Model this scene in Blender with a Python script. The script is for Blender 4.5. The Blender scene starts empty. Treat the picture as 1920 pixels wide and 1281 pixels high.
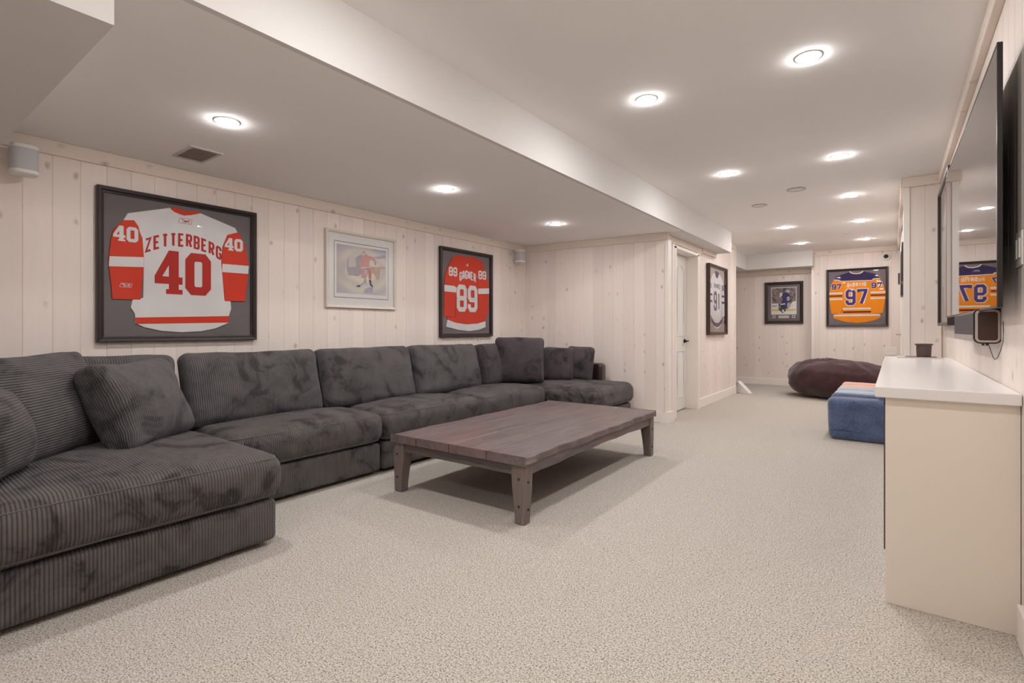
import bpy, bmesh, math, random
from mathutils import Vector, Matrix, noise as mnoise
random.seed(7)
R = math.radians
sc = bpy.context.scene
col = sc.collection

# ------------------------------------------------------------------ camera, light set-up, exposure
cd = bpy.data.cameras.new('camera'); cam = bpy.data.objects.new('camera', cd); col.objects.link(cam)
cam.location = (0, 0, 1.07); cam.rotation_euler = (R(90), 0, R(36.717))
cd.sensor_width = 36; cd.lens = 18.0; cd.shift_y = -23.5 / 1920; cd.clip_start = 0.02
sc.camera = cam
w = bpy.data.worlds.new('world'); sc.world = w; w.use_nodes = True
w.node_tree.nodes['Background'].inputs[0].default_value = (0.9, 0.88, 0.85, 1)
w.node_tree.nodes['Background'].inputs[1].default_value = 0.3
sc.view_settings.view_transform = 'Standard'; sc.view_settings.look = 'None'
sc.view_settings.gamma = 1.0; sc.view_settings.use_curve_mapping = False
sc.view_settings.exposure = 0.0
sc.cycles.diffuse_bounces = 5; sc.cycles.max_bounces = 7; sc.cycles.glossy_bounces = 3; sc.cycles.transparent_max_bounces = 6
sc.cycles.caustics_reflective = False; sc.cycles.caustics_refractive = False
sc.cycles.use_light_tree = False; sc.cycles.use_adaptive_sampling = True; sc.cycles.adaptive_threshold = .045; sc.cycles.adaptive_min_samples = 16
LAMP_STRENGTH = 375.0                      # emission of every recessed ceiling lamp
LAMP_COLOR = (1.0, 0.98, 0.97, 1)

# ------------------------------------------------------------------ materials
def mat(name):
    m = bpy.data.materials.new(name); m.use_nodes = True
    nt = m.node_tree; b = nt.nodes['Principled BSDF']
    return m, nt, b
def N(nt, t, **kw):
    n = nt.nodes.new(t)
    for k, v in kw.items(): setattr(n, k, v)
    return n
def L(nt, a, b): nt.links.new(a, b)
def ramp(nt, fac, stops):
    r = N(nt, 'ShaderNodeValToRGB'); e = r.color_ramp.elements
    while len(e) < len(stops): e.new(0.5)
    for q, (p, c) in zip(e, stops):
        q.position = p; q.color = c if len(c) == 4 else (*c, 1)
    L(nt, fac, r.inputs[0]); return r.outputs[0]
def mixc(nt, fac, a, b, mode='MIX'):
    m = N(nt, 'ShaderNodeMix', data_type='RGBA', blend_type=mode)
    for i, v in ((0, fac), (6, a), (7, b)):
        if isinstance(v, bpy.types.NodeSocket): L(nt, v, m.inputs[i])
        else: m.inputs[i].default_value = v if i == 0 else (*v, 1) if len(v) == 3 else v
    return m.outputs[2]
def math_(nt, op, a, b=0.0, clamp=False):
    m = N(nt, 'ShaderNodeMath', operation=op, use_clamp=clamp)
    for i, v in ((0, a), (1, b)):
        if isinstance(v, bpy.types.NodeSocket): L(nt, v, m.inputs[i])
        else: m.inputs[i].default_value = v
    return m.outputs[0]
def noise(nt, vec, scale, detail=2, rough=.5, dist=0):
    n = N(nt, 'ShaderNodeTexNoise'); n.inputs['Scale'].default_value = scale
    n.inputs['Detail'].default_value = detail; n.inputs['Roughness'].default_value = rough
    n.inputs['Distortion'].default_value = dist
    if vec is not None: L(nt, vec, n.inputs['Vector'])
    return n.outputs['Fac']
def bump(nt, b, h, strength=.3, dist=.01):
    n = N(nt, 'ShaderNodeBump'); n.inputs['Strength'].default_value = strength
    n.inputs['Distance'].default_value = dist; L(nt, h, n.inputs['Height']); L(nt, n.outputs[0], b.inputs['Normal'])
def mapping(nt, vec, scale=(1, 1, 1), loc=None):
    m = N(nt, 'ShaderNodeMapping'); m.inputs['Scale'].default_value = scale
    L(nt, vec, m.inputs['Vector'])
    if loc is not None: L(nt, loc, m.inputs['Location'])
    return m.outputs[0]
def plain(name, c, rough=.5, metal=0, spec=.5, tex=0.04, sheen=0, scale=30):
    m, nt, b = mat(name)
    b.inputs['Roughness'].default_value = rough; b.inputs['Metallic'].default_value = metal
    b.inputs['Specular IOR Level'].default_value = spec; b.inputs['Sheen Weight'].default_value = sheen
    tc = N(nt, 'ShaderNodeTexCoord')
    f = noise(nt, tc.outputs['Object'], scale, 3)
    L(nt, mixc(nt, f, tuple(x * (1 - tex) for x in c), tuple(min(1, x * (1 + tex)) for x in c)), b.inputs['Base Color'])
    return m
def wood_panel(name, axis, base=(.84, .75, .695)):
    """white-washed knotty pine; axis = index of the grain direction in object space"""
    m, nt, b = mat(name); b.inputs['Roughness'].default_value = .48; b.inputs['Specular IOR Level'].default_value = .3
    tc = N(nt, 'ShaderNodeTexCoord'); oi = N(nt, 'ShaderNodeObjectInfo')
    cmb = N(nt, 'ShaderNodeCombineXYZ')
    for i, k in enumerate((37.0, 91.0, 53.0)): L(nt, math_(nt, 'MULTIPLY', oi.outputs['Random'], k), cmb.inputs[i])
    sg = [14., 14., 14.]; sg[axis] = .9
    sk = [7.0, 7.0, 7.0]; sk[axis] = 4.5
    g = noise(nt, mapping(nt, tc.outputs['Object'], sg, cmb.outputs[0]), 2.2, 3, .6, .4)
    big = noise(nt, mapping(nt, tc.outputs['Object'], (1.2, 1.2, 1.2), cmb.outputs[0]), 1.6, 2)
    vo = N(nt, 'ShaderNodeTexVoronoi', voronoi_dimensions='2D'); vo.inputs['Scale'].default_value = 1.0
    nz = N(nt, 'ShaderNodeTexNoise'); nz.inputs['Scale'].default_value = 9
    mp = mapping(nt, tc.outputs['Object'], sk, cmb.outputs[0]); L(nt, mp, nz.inputs['Vector'])
    vm = N(nt, 'ShaderNodeVectorMath', operation='MULTIPLY_ADD'); L(nt, nz.outputs['Color'], vm.inputs[0])
    vm.inputs[1].default_value = (.13, .13, .13); L(nt, mp, vm.inputs[2])
    sw = N(nt, 'ShaderNodeSeparateXYZ'); L(nt, vm.outputs[0], sw.inputs[0]); cw = N(nt, 'ShaderNodeCombineXYZ')
    L(nt, sw.outputs[0], cw.inputs[0]); L(nt, sw.outputs[2], cw.inputs[1]); L(nt, cw.outputs[0], vo.inputs['Vector'])
    sep = N(nt, 'ShaderNodeSeparateColor'); L(nt, vo.outputs['Color'], sep.inputs[0])
    pick = math_(nt, 'MULTIPLY', math_(nt, 'GREATER_THAN', sep.outputs[0], .66), math_(nt, 'ADD', math_(nt, 'MULTIPLY', sep.outputs[1], .75), .25))
    core = ramp(nt, vo.outputs['Distance'], [(0.0, (1, 1, 1)), (.05, (.75, .75, .75)), (.085, (.4, .4, .4)), (.13, (0, 0, 0))])
    kn = math_(nt, 'MULTIPLY', core, pick)
    c = mixc(nt, g, tuple(x * .94 for x in base), tuple(min(1, x * 1.05) for x in base))
    c = mixc(nt, math_(nt, 'MULTIPLY', big, .35), c, (base[0] * .97, base[1] * .93, base[2] * .90))
    rnd = N(nt, 'ShaderNodeHueSaturation'); L(nt, c, rnd.inputs['Color'])
    L(nt, math_(nt, 'ADD', math_(nt, 'MULTIPLY', oi.outputs['Random'], .09), .95), rnd.inputs['Value'])
    L(nt, mixc(nt, math_(nt, 'MULTIPLY', kn, .66), rnd.outputs[0], (.26, .20, .17)), b.inputs['Base Color'])
    return m
def corduroy(name, c1, c2, pitch=.0128, patch=5.0, groove=.55, sheen=.35):
    m, nt, b = mat(name); b.inputs['Roughness'].default_value = .72; b.inputs['Specular IOR Level'].default_value = .25
    b.inputs['Sheen Weight'].default_value = sheen; b.inputs['Sheen Roughness'].default_value = .45
    b.inputs['Sheen Tint'].default_value = (.75, .72, .72, 1)
    uv = N(nt, 'ShaderNodeUVMap'); tc = N(nt, 'ShaderNodeTexCoord'); oi = N(nt, 'ShaderNodeObjectInfo')
    sx = N(nt, 'ShaderNodeSeparateXYZ'); L(nt, uv.outputs[0], sx.inputs[0])
    wob = noise(nt, tc.outputs['Object'], 4, 2)
    ph = math_(nt, 'ADD', math_(nt, 'MULTIPLY', sx.outputs[0], math.pi / pitch), math_(nt, 'MULTIPLY', wob, 1.2))
    rib = math_(nt, 'ABSOLUTE', math_(nt, 'SINE', ph))
    ribs = math_(nt, 'POWER', rib, .6)
    cmb = N(nt, 'ShaderNodeCombineXYZ')
    for i in range(3): L(nt, math_(nt, 'MULTIPLY', oi.outputs['Random'], 17.0 + 9 * i), cmb.inputs[i])
    pv = mapping(nt, tc.outputs['Object'], (1, 1, 1), cmb.outputs[0])
    p1 = ramp(nt, noise(nt, pv, patch, 5, .62, 1.1), [(.38, (0, 0, 0)), (.455, (.66, .66, .66)), (.60, (1, 1, 1))])
    p2 = noise(nt, pv, patch * 3.3, 3)
    c = mixc(nt, math_(nt, 'ADD', math_(nt, 'MULTIPLY', p1, .7), math_(nt, 'MULTIPLY', p2, .3)), c1, c2)
    c = mixc(nt, math_(nt, 'MULTIPLY', math_(nt, 'SUBTRACT', 1.0, ribs), groove), c, tuple(x * .25 for x in c1))
    L(nt, c, b.inputs['Base Color'])
    bump(nt, b, ribs, .8, .006)
    return m
def plush(name, c1, c2, scale=160, rough=.9, sheen=.5, bs=.5):
    m, nt, b = mat(name); b.inputs['Roughness'].default_value = rough; b.inputs['Sheen Weight'].default_value = sheen
    b.inputs['Specular IOR Level'].default_value = .15
    tc = N(nt, 'ShaderNodeTexCoord')
    f = noise(nt, tc.outputs['Object'], scale, 4, .7); g = noise(nt, tc.outputs['Object'], 7, 3)
    h = math_(nt, 'ADD', math_(nt, 'MULTIPLY', f, .6), math_(nt, 'MULTIPLY', g, .4))
    L(nt, mixc(nt, ramp(nt, h, [(.3, (0, 0, 0)), (.7, (1, 1, 1))]), c1, c2), b.inputs['Base Color'])
    bump(nt, b, h, bs, .01); return m
def carpet_mat():
    m, nt, b = mat('carpet_pile'); b.inputs['Roughness'].default_value = 1; b.inputs['Specular IOR Level'].default_value = .05
    tc = N(nt, 'ShaderNodeTexCoord'); v = tc.outputs['Object']
    f = noise(nt, v, 170, 2, .65, .4); f2 = noise(nt, v, 360, 1, .6); g = noise(nt, mapping(nt, v, (1.6, .8, 1)), 1.7, 4, .6, .6)
    h = math_(nt, 'ADD', math_(nt, 'MULTIPLY', f, .8), math_(nt, 'MULTIPLY', f2, .2))
    c = ramp(nt, h, [(.33, (.11, .088, .072)), (.43, (.37, .33, .285)), (.51, (.655, .605, .545)), (.64, (.79, .745, .69))])
    c = mixc(nt, math_(nt, 'MULTIPLY', g, .22), c, (.42, .36, .29))
    L(nt, c, b.inputs['Base Color']); bump(nt, b, h, .7, .012); return m
def table_mat(name, axis, base, dark):
    m, nt, b = mat(name); b.inputs['Roughness'].default_value = .42; b.inputs['Specular IOR Level'].default_value = .45
    tc = N(nt, 'ShaderNodeTexCoord'); oi = N(nt, 'ShaderNodeObjectInfo')
    cmb = N(nt, 'ShaderNodeCombineXYZ')
    for i in range(3): L(nt, math_(nt, 'MULTIPLY', oi.outputs['Random'], 23.0 + 11 * i), cmb.inputs[i])
    s = [11., 11., 11.]; s[axis] = 1.1
    v = mapping(nt, tc.outputs['Object'], s, cmb.outputs[0])
    g = noise(nt, v, 1.6, 6, .65, 1.0); st = noise(nt, v, .7, 3, .5, 2.0)
    big = noise(nt, mapping(nt, tc.outputs['Object'], (1, 1, 1), cmb.outputs[0]), 2.6, 2)
    c = mixc(nt, ramp(nt, g, [(.3, (0, 0, 0)), (.72, (1, 1, 1))]), dark, base)
    c = mixc(nt, math_(nt, 'MULTIPLY', ramp(nt, big, [(.45, (0, 0, 0)), (.7, (1, 1, 1))]), .5), c, (base[0] * 1.15, base[1] * .8, base[2] * .78))
    c = mixc(nt, math_(nt, 'MULTIPLY', ramp(nt, st, [(.66, (0, 0, 0)), (.70, (1, 1, 1)), (.73, (0, 0, 0))]), .45), c, (.42, .36, .33))
    L(nt, c, b.inputs['Base Color']); bump(nt, b, g, .25, .004)
    return m
def glass_mat():
    m = bpy.data.materials.new('frame_glazing'); m.use_nodes = True; nt = m.node_tree
    nt.nodes.remove(nt.nodes['Principled BSDF']); o = nt.nodes['Material Output']
    t = N(nt, 'ShaderNodeBsdfTransparent'); g = N(nt, 'ShaderNodeBsdfGlossy'); g.inputs['Roughness'].default_value = .02
    fr = N(nt, 'ShaderNodeFresnel'); fr.inputs[0].default_value = 1.22
    mx = N(nt, 'ShaderNodeMixShader'); L(nt, fr.outputs[0], mx.inputs[0]); L(nt, t.outputs[0], mx.inputs[1]); L(nt, g.outputs[0], mx.inputs[2])
    L(nt, mx.outputs[0], o.inputs[0]); return m
def emit(name, c, s):
    m, nt, b = mat(name); b.inputs['Base Color'].default_value = (.9, .9, .9, 1)
    b.inputs['Emission Color'].default_value = c; b.inputs['Emission Strength'].default_value = s; return m
M = {}
M['pine'] = wood_panel('whitewashed_pine', 2)
M['pine_x'] = wood_panel('whitewashed_pine_rail_x', 0, (.80, .71, .63))
M['pine_y'] = wood_panel('whitewashed_pine_rail_y', 1, (.80, .71, .63))
M['trim'] = plain('painted_trim', (.86, .80, .745), .4, tex=.03, scale=6)
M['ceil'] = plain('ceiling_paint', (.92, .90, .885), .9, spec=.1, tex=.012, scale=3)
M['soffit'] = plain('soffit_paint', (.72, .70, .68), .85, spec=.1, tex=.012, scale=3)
M['carpet'] = carpet_mat()
M['cord'] = corduroy('charcoal_corduroy', (.019, .015, .014), (.132, .119, .116), sheen=.18)
M['cord_p'] = corduroy('charcoal_corduroy_cushion', (.024, .020, .019), (.136, .125, .125), .0122, 4.5, sheen=.18)
M['cord_far'] = corduroy('plum_corduroy', (.020, .015, .016), (.100, .081, .087), .0122, 5.0, .4, .18)
M['seam'] = plain('seam_piping', (.075, .066, .058), .8, sheen=.3)
M['under'] = plain('black_underside', (.02, .02, .02), .9)
M['leatherette'] = plain('brown_velvet', (.030, .012, .010), .26, spec=.6, sheen=.2)
M['tabtop'] = table_mat('weathered_table_top', 1, (.205, .162, .158), (.100, .078, .076))
M['tabx'] = table_mat('weathered_table_rail_x', 0, (.150, .124, .112), (.080, .064, .057))
M['tabz'] = table_mat('weathered_table_leg', 2, (.200, .168, .152), (.11, .090, .080))
M['dowel'] = plain('dark_dowel', (.03, .022, .02), .6)
M['frame'] = plain('espresso_frame', (.026, .017, .016), .34, spec=.5)
M['frame_br'] = plain('brown_frame', (.055, .028, .022), .4)
M['frame_w'] = plain('cream_frame', (.70, .64, .57), .4)
M['silver'] = plain('silver_edge', (.45, .42, .41), .3, metal=.6)
M['mat_grey'] = plain('grey_mat_board', (.175, .158, .158), .9)
M['mat_mauve'] = plain('mauve_mat_board', (.21, .165, .175), .9)
M['mat_pink'] = plain('rosy_mat_board', (.52, .40, .36), .9)
M['mat_white'] = plain('white_mat_board', (.90, .87, .84), .9)
M['glass'] = glass_mat()
def jersey_mat(n, c):
    m, nt, b = mat(n); b.inputs['Roughness'].default_value = .75; b.inputs['Specular IOR Level'].default_value = .2
    tc = N(nt, 'ShaderNodeTexCoord'); f = noise(nt, tc.outputs['Object'], 6, 3, .5, .6)
    L(nt, mixc(nt, f, tuple(x * .9 for x in c), tuple(min(1, x * 1.06) for x in c)), b.inputs['Base Color'])
    bump(nt, b, f, .35, .03); return m
M['j_white'] = jersey_mat('jersey_white', (.80, .77, .77))
M['j_red'] = jersey_mat('jersey_red', (.72, .065, .035))
M['j_dred'] = jersey_mat('twill_red', (.52, .045, .035))
M['j_orange'] = jersey_mat('jersey_orange', (.90, .27, .012))
M['j_navy'] = jersey_mat('jersey_navy', (.045, .028, .095))
M['j_blue'] = jersey_mat('twill_blue', (.075, .045, .19))
M['j_maroon'] = jersey_mat('stripe_maroon', (.13, .012, .02))
M['j_cream'] = jersey_mat('stripe_cream', (.80, .72, .62))
M['j_mblue'] = jersey_mat('twill_dusty_navy', (.17, .12, .17))
M['dark_mark'] = plain('dark_print', (.09, .05, .06), .6)
M['plastic_w'] = plain('white_plastic', (.80, .77, .74), .4)
M['grille'] = plain('pale_grey_grille', (.50, .50, .51), .7, tex=.15, scale=300)
M['black'] = plain('black_plastic', (.014, .012, .013), .35)
M['blackm'] = plain('black_metal', (.02, .016, .015), .4, metal=.5)
M['door'] = plain('door_paint', (.80, .775, .74), .4, tex=.015)
m, nt, b = mat('tv_screen'); b.inputs['Base Color'].default_value = (.012, .011, .012, 1); b.inputs['Roughness'].default_value = .015
b.inputs['Specular IOR Level'].default_value = .8; b.inputs['Coat Weight'].default_value = .3; b.inputs['Coat Roughness'].default_value = .01
M['screen'] = m
M['counter'] = plain('white_laminate', (.80, .77, .75), .22, tex=.01)
M['counter_end'] = plain('cream_panel', (.80, .72, .63), .5, tex=.015, scale=4)
M['sb_front'] = plain('soundbar_cloth', (.050, .041, .048), .6, tex=.1, scale=200)
M['sb_cap'] = plain('soundbar_end', (.055, .022, .015), .35)
M['sb_rim'] = plain('soundbar_rim', (.50, .42, .36), .35, metal=.4)
M['pot'] = plain('brown_pot', (.085, .055, .05), .5)
M['tray'] = plain('pale_tray', (.55, .50, .45), .4)
M['bean'] = plush('aubergine_velour', (.028, .012, .012), (.085, .036, .038), 40, .75, .3, .35)
M['blue'] = plush('blue_fleece', (.032, .05, .115), (.14, .185, .32), 70, bs=1.0)
M['ltblue'] = plush('light_blue_fleece', (.36, .42, .48), (.52, .58, .63), 130)
M['pink'] = plush('pink_fleece', (.66, .38, .31), (.80, .50, .42), 130)
M['lamp'] = emit('lamp_lens', LAMP_COLOR, LAMP_STRENGTH); M['lamp'].cycles.emission_sampling = 'FRONT'
M['vent'] = plain('vent_enamel', (.60, .55, .525), .5)

# ------------------------------------------------------------------ mesh helpers
class MB:
    def __init__(s): s.v = []; s.f = []; s.uv = []; s.smooth = False
    def add(s, vs, fs, uvs=None):
        o = len(s.v); s.v += [tuple(p) for p in vs]; s.f += [tuple(i + o for i in q) for q in fs]
        s.uv += list(uvs) if uvs else [(p[0], p[1]) for p in vs]
        return s
    def box(s, a, b):
        x0, y0, z0 = a; x1, y1, z1 = b
        vs = [(x0,y0,z0),(x1,y0,z0),(x1,y1,z0),(x0,y1,z0),(x0,y0,z1),(x1,y0,z1),(x1,y1,z1),(x0,y1,z1)]
        return s.add(vs, [(3,2,1,0),(4,5,6,7),(0,1,5,4),(1,2,6,5),(2,3,7,6),(3,0,4,7)])
    def cyl(s, c, r, h, n=24, r2=None, axis=2, caps=True):
        r2 = r if r2 is None else r2; vs = []; fs = []
        for k, (z, rr) in enumerate(((0, r), (h, r2))):
            for i in range(n):
                a = 2 * math.pi * i / n; p = [rr * math.cos(a), rr * math.sin(a), z]
                if axis == 0: p = [p[2], p[0], p[1]]
                if axis == 1: p = [p[1], p[2], p[0]]
                vs.append([p[j] + c[j] for j in range(3)])
        for i in range(n): fs.append((i, (i+1) % n, n + (i+1) % n, n + i))
        if caps: fs += [tuple(range(n))[::-1], tuple(range(n, 2*n))]
        return s.add(vs, fs)
    def lathe(s, c, prof, n=32):
        vs = []; fs = []
        for r, z in prof:
            for i in range(n):
                a = 2*math.pi*i/n; vs.append((c[0]+r*math.cos(a), c[1]+r*math.sin(a), c[2]+z))
        for k in range(len(prof)-1):
            for i in range(n): fs.append((k*n+i, k*n+(i+1) % n, (k+1)*n+(i+1) % n, (k+1)*n+i))
        return s.add(vs, fs)
    def tube(s, pts, r, n=8, closed=False):
        P = [Vector(p) for p in pts]; m = len(P); vs = []; fs = []
        for i, p in enumerate(P):
            a = P[(i-1) % m] if closed or i > 0 else P[i]; b_ = P[(i+1) % m] if closed or i < m-1 else P[i]
            t = (b_ - a).normalized(); u = t.cross(Vector((0, 0, 1)))
            if u.length < 1e-3: u = t.cross(Vector((1, 0, 0)))
            u.normalize(); v_ = t.cross(u)
            for k in range(n):
                q = 2*math.pi*k/n; vs.append(p + r*(math.cos(q)*u + math.sin(q)*v_))
        for i in range(m if closed else m-1):
            for k in range(n):
                j = (i+1) % m; fs.append((i*n+k, i*n+(k+1) % n, j*n+(k+1) % n, j*n+k))
        if not closed: fs += [tuple(range(n))[::-1], tuple((m-1)*n+k for k in range(n))]
        return s.add(vs, fs)
    def poly(s, pts, z0, z1=None):
        """flat (or extruded) polygon in the local xy plane"""
        n = len(pts); ar = sum(pts[i][0]*pts[(i+1) % n][1]-pts[(i+1) % n][0]*pts[i][1] for i in range(n))
        if ar < 0: pts = pts[::-1]
        if z1 is None: return s.add([(x, y, z0) for x, y in pts], [tuple(range(n))])
        vs = [(x, y, z0) for x, y in pts] + [(x, y, z1) for x, y in pts]
        return s.add(vs, [tuple(range(n, 2*n))] + [(i, (i+1) % n, n+(i+1) % n, n+i) for i in range(n)])
    def ring(s, W, H, prof):
        """mitred rectangular moulding; prof = [(inset, z)...] outer to inner"""
        vs = []; fs = []
        for d, z in prof:
            a, b_ = W/2-d, H/2-d; vs += [(-a,-b_,z),(a,-b_,z),(a,b_,z),(-a,b_,z)]
        for k in range(len(prof)-1):
            for i in range(4): fs.append((k*4+i, k*4+(i+1) % 4, (k+1)*4+(i+1) % 4, (k+1)*4+i))
        return s.add(vs, fs)
    def ribbon(s, pts, wd, z, closed=False):
        n = len(pts); lo = []; hi = []
        for i in range(n):
            p = Vector(pts[i])
            d0 = (p-Vector(pts[i-1])).normalized() if closed or i > 0 else None
            d1 = (Vector(pts[(i+1) % n])-p).normalized() if closed or i < n-1 else None
            if d0 is None: d0 = d1
            if d1 is None: d1 = d0
            n0 = Vector((-d0.y, d0.x)); n1 = Vector((-d1.y, d1.x)); m_ = n0+n1
            if m_.length < 1e-4: m_ = n0
            m_.normalize(); k = min(1.7, 1/max(.3, m_.dot(n0)))
            lo.append(p-m_*k*wd/2); hi.append(p+m_*k*wd/2)
        vs = [(q.x, q.y, z) for q in lo]+[(q.x, q.y, z) for q in hi]
        return s.add(vs, [(i, (i+1) % n, n+(i+1) % n, n+i) for i in range(n if closed else n-1)])
    def rbox(s, size, r, seg=(8, 8, 4), c=(0, 0, 0), uaxis=0, fn=None, rs=3, skew=None):
        """rounded box, optionally deformed by fn(Vector, half) -> Vector; uv.x runs along uaxis"""
        h = [q/2 for q in size]; cuts = []
        for a in range(3):
            e = [-h[a]+r*(1-math.cos(math.pi/2*i/rs)) if False else -h[a]+r*i/rs for i in range(rs)]
            mid = [-h[a]+r+(2*h[a]-2*r)*i/seg[a] for i in range(seg[a]+1)]
            cuts.append(e+mid+[-q for q in e[::-1]])
        idx = {}; vs = []; fs = []; uv = []
        def vert(p):
            k = tuple(round(q, 6) for q in p)
            if k in idx: return idx[k]
            q = Vector(p); inn = Vector([max(-(h[a]-r), min(h[a]-r, q[a])) for a in range(3)])
            d = q-inn
            if d.length > 1e-9: q = inn+d.normalized()*r
            u0 = p[uaxis]+(p[skew] if skew is not None else 0)
            if fn: q = fn(q, h)
            idx[k] = len(vs); vs.append((q.x+c[0], q.y+c[1], q.z+c[2])); uv.append((u0+c[uaxis], p[(uaxis+1) % 3])); return idx[k]
        for a in range(3):
            b_, c_ = (a+1) % 3, (a+2) % 3
            for sg in (-1, 1):
                for i in range(len(cuts[b_])-1):
                    for j in range(len(cuts[c_])-1):
                        q = []
                        for (ii, jj) in ((i, j), (i+1, j), (i+1, j+1), (i, j+1)):
                            p = [0, 0, 0]; p[a] = sg*h[a]; p[b_] = cuts[b_][ii]; p[c_] = cuts[c_][jj]; q.append(vert(p))
                        if sg < 0: q = q[::-1]
                        if len(set(q)) == 4: fs.append(tuple(q))
        s.smooth = True
        return s.add(vs, fs, uv)
    def mesh(s, name, m, smooth=None):
        me = bpy.data.meshes.new(name); me.from_pydata(s.v, [], s.f); me.materials.append(m)
        ul = me.uv_layers.new(name='UVMap')
        for lp in me.loops: ul.data[lp.index].uv = s.uv[lp.vertex_index]
        if (s.smooth if smooth is None else smooth):
            for p in me.polygons: p.use_smooth = True
        me.update(); return me
    def build(s, name, m, parent=None, smooth=None, loc=None, rot=None):
        o = bpy.data.objects.new(name, s.mesh(name, m, smooth)); col.objects.link(o)
        if parent is not None: o.parent = parent
        if loc: o.location = loc
        if rot: o.rotation_euler = rot
        return o
def bevel(o, wd=.004, seg=2):
    md = o.modifiers.new('bevel', 'BEVEL'); md.width = wd; md.segments = seg; md.limit_method = 'ANGLE'; md.angle_limit = R(40); return o
def tag(o, label=None, cat=None, group=None, kind=None):
    if label: o['label'] = label
    if cat: o['category'] = cat
    if group: o['group'] = group
    if kind: o['kind'] = kind
    return o
def thing(name, label, cat, loc=(0, 0, 0), rot=(0, 0, 0), group=None):
    o = bpy.data.objects.new(name, None); o.empty_display_size = .1; col.objects.link(o)
    o.location = loc; o.rotation_euler = rot; return tag(o, label, cat, group)
def struct(name, mb, m, parent=None):
    o = mb.build(name, m, parent)
    if parent is None: o['kind'] = 'structure'
    return o

# ------------------------------------------------------------------ the setting
XL, XR, XP, XD = -3.94, .355, .083, -2.11          # left wall, right wall, far right wall, door wall
ZA, ZC = 2.17, 2.46                                 # alcove ceiling, main ceiling
XB, YB = -1.875, 7.81                               # bulkhead face and its far end
YF, YFL = 10.62, 10.80                              # far wall, recessed far wall
YBK = -2.6
struct('floor', MB().box((-4.6, YBK, -.08), (.6, 11.2, 0)), M['carpet'])
struct('ceiling', MB().box((XB, YBK, ZC), (.6, 11.2, ZC+.1)).box((-4.6, YB, ZC), (XB, 11.2, ZC+.1)), M['ceil'])
struct('ceiling', MB().box((-4.2, YBK, ZA), (XB-.031, 5.749, ZA+.05)), M['ceil'])
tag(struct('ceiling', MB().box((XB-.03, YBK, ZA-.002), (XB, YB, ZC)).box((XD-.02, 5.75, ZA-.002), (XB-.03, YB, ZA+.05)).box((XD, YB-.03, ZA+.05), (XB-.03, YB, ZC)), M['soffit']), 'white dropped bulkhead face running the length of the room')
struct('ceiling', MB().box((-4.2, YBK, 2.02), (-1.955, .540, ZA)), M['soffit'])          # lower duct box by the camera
# soffit round the far recess
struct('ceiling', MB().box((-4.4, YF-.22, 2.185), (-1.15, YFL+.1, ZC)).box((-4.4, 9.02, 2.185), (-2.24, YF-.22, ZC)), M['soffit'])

def board_mesh(wd, h, t=.016, g=.0030):
    """tongue and groove board: x across, y out of the wall (negative = into the room), z up"""
    a = wd/2; x = [-a, -a, -a+g, a-g, a, a]; y = [0, -t+.0034, -t, -t, -t+.0034, 0]
    vs = [(x[i], y[i], 0) for i in range(6)]+[(x[i], y[i], h) for i in range(6)]
    fs = [(i, i+1, i+7, i+6) for i in range(5)]+[tuple(range(5, -1, -1)), tuple(range(6, 12))]
    return MB().add(vs, fs)
_bm = {}
def boards(wall, p0, p1, z0, z1, pitch=.129, phase=0.0):
    """vertical boards from p0 to p1 (seen left to right from inside the room)"""
    a = Vector(p0); b_ = Vector(p1); d = (b_-a); ln = d.length; d.normalize()
    ang = math.atan2(d.y, d.x); t = -phase
    while t < ln-.012:
        t0 = max(0, t); t1 = min(ln, t+pitch); t += pitch
        if t1-t0 < .012: continue
        k = (round(t1-t0, 4), round(z1-z0, 3))
        if k not in _bm: _bm[k] = board_mesh(t1-t0, z1-z0).mesh('board', M['pine'])
        o = bpy.data.objects.new('board', _bm[k]); col.objects.link(o); o.parent = wall
        c = a+d*(t0+t1)/2; o.location = (c.x, c.y, z0); o.rotation_euler = (0, 0, ang)
def wall(name, p0, p1, z0, z1, th=.1, m='pine'):
    a = Vector(p0); b_ = Vector(p1); d = (b_-a).normalized(); n = Vector((-d.y, d.x))   # n points away from the room
    q = [a, b_, b_+n*th, a+n*th]
    vs = [(p.x, p.y, z0) for p in q]+[(p.x, p.y, z1) for p in q]
    return struct(name, MB().add(vs, [(3,2,1,0),(4,5,6,7),(0,1,5,4),(1,2,6,5),(2,3,7,6),(3,0,4,7)]), M[m])
def rail(name, p0, p1, z0, z1, th, parent, m=None, bev=.005):
    """horizontal moulding standing th proud of the line p0-p1 into the room"""
    a = Vector(p0); b_ = Vector(p1); d = (b_-a); ln = d.length; ang = math.atan2(d.y, d.x)
    if m is None: m = 'pine_x'
    o = MB().box((0, -th, z0), (ln, .002, z1)).build(name, M[m], parent, loc=(a.x, a.y, 0), rot=(0, 0, ang))
    bevel(o, bev); return o
T = .016
# left wall (runs along +Y seen from the room, left to right); the board faces lie at X = XL
wl = wall('wall_left', (XL-T, YBK), (XL-T, 5.62), 0, ZA)
boards(wl, (XL-T, -2.562), (XL-T, 5.58), 0, ZA)
rail('crown_moulding', (XL-T, YBK), (XL-T, 5.56), ZA-.085, ZA, .034, wl)
rail('baseboard', (XL-T, YBK), (XL-T, 5.56), 0, .12, .03, wl, 'trim')
# alcove end wall, slightly out of square
A0, A1 = Vector((-3.95, 5.575+T)), Vector((-2.075, 5.735+T))
wa = wall('wall_alcove', A0, A1, 0, ZA)
boards(wa, A0, A1, 0, ZA, phase=.05)
rail('crown_moulding', A0, A1+Vector((.02, 0)), ZA-.085, ZA, .034, wa)
rail('baseboard', A0, A1, 0, .125, .032, wa, 'trim')
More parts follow.
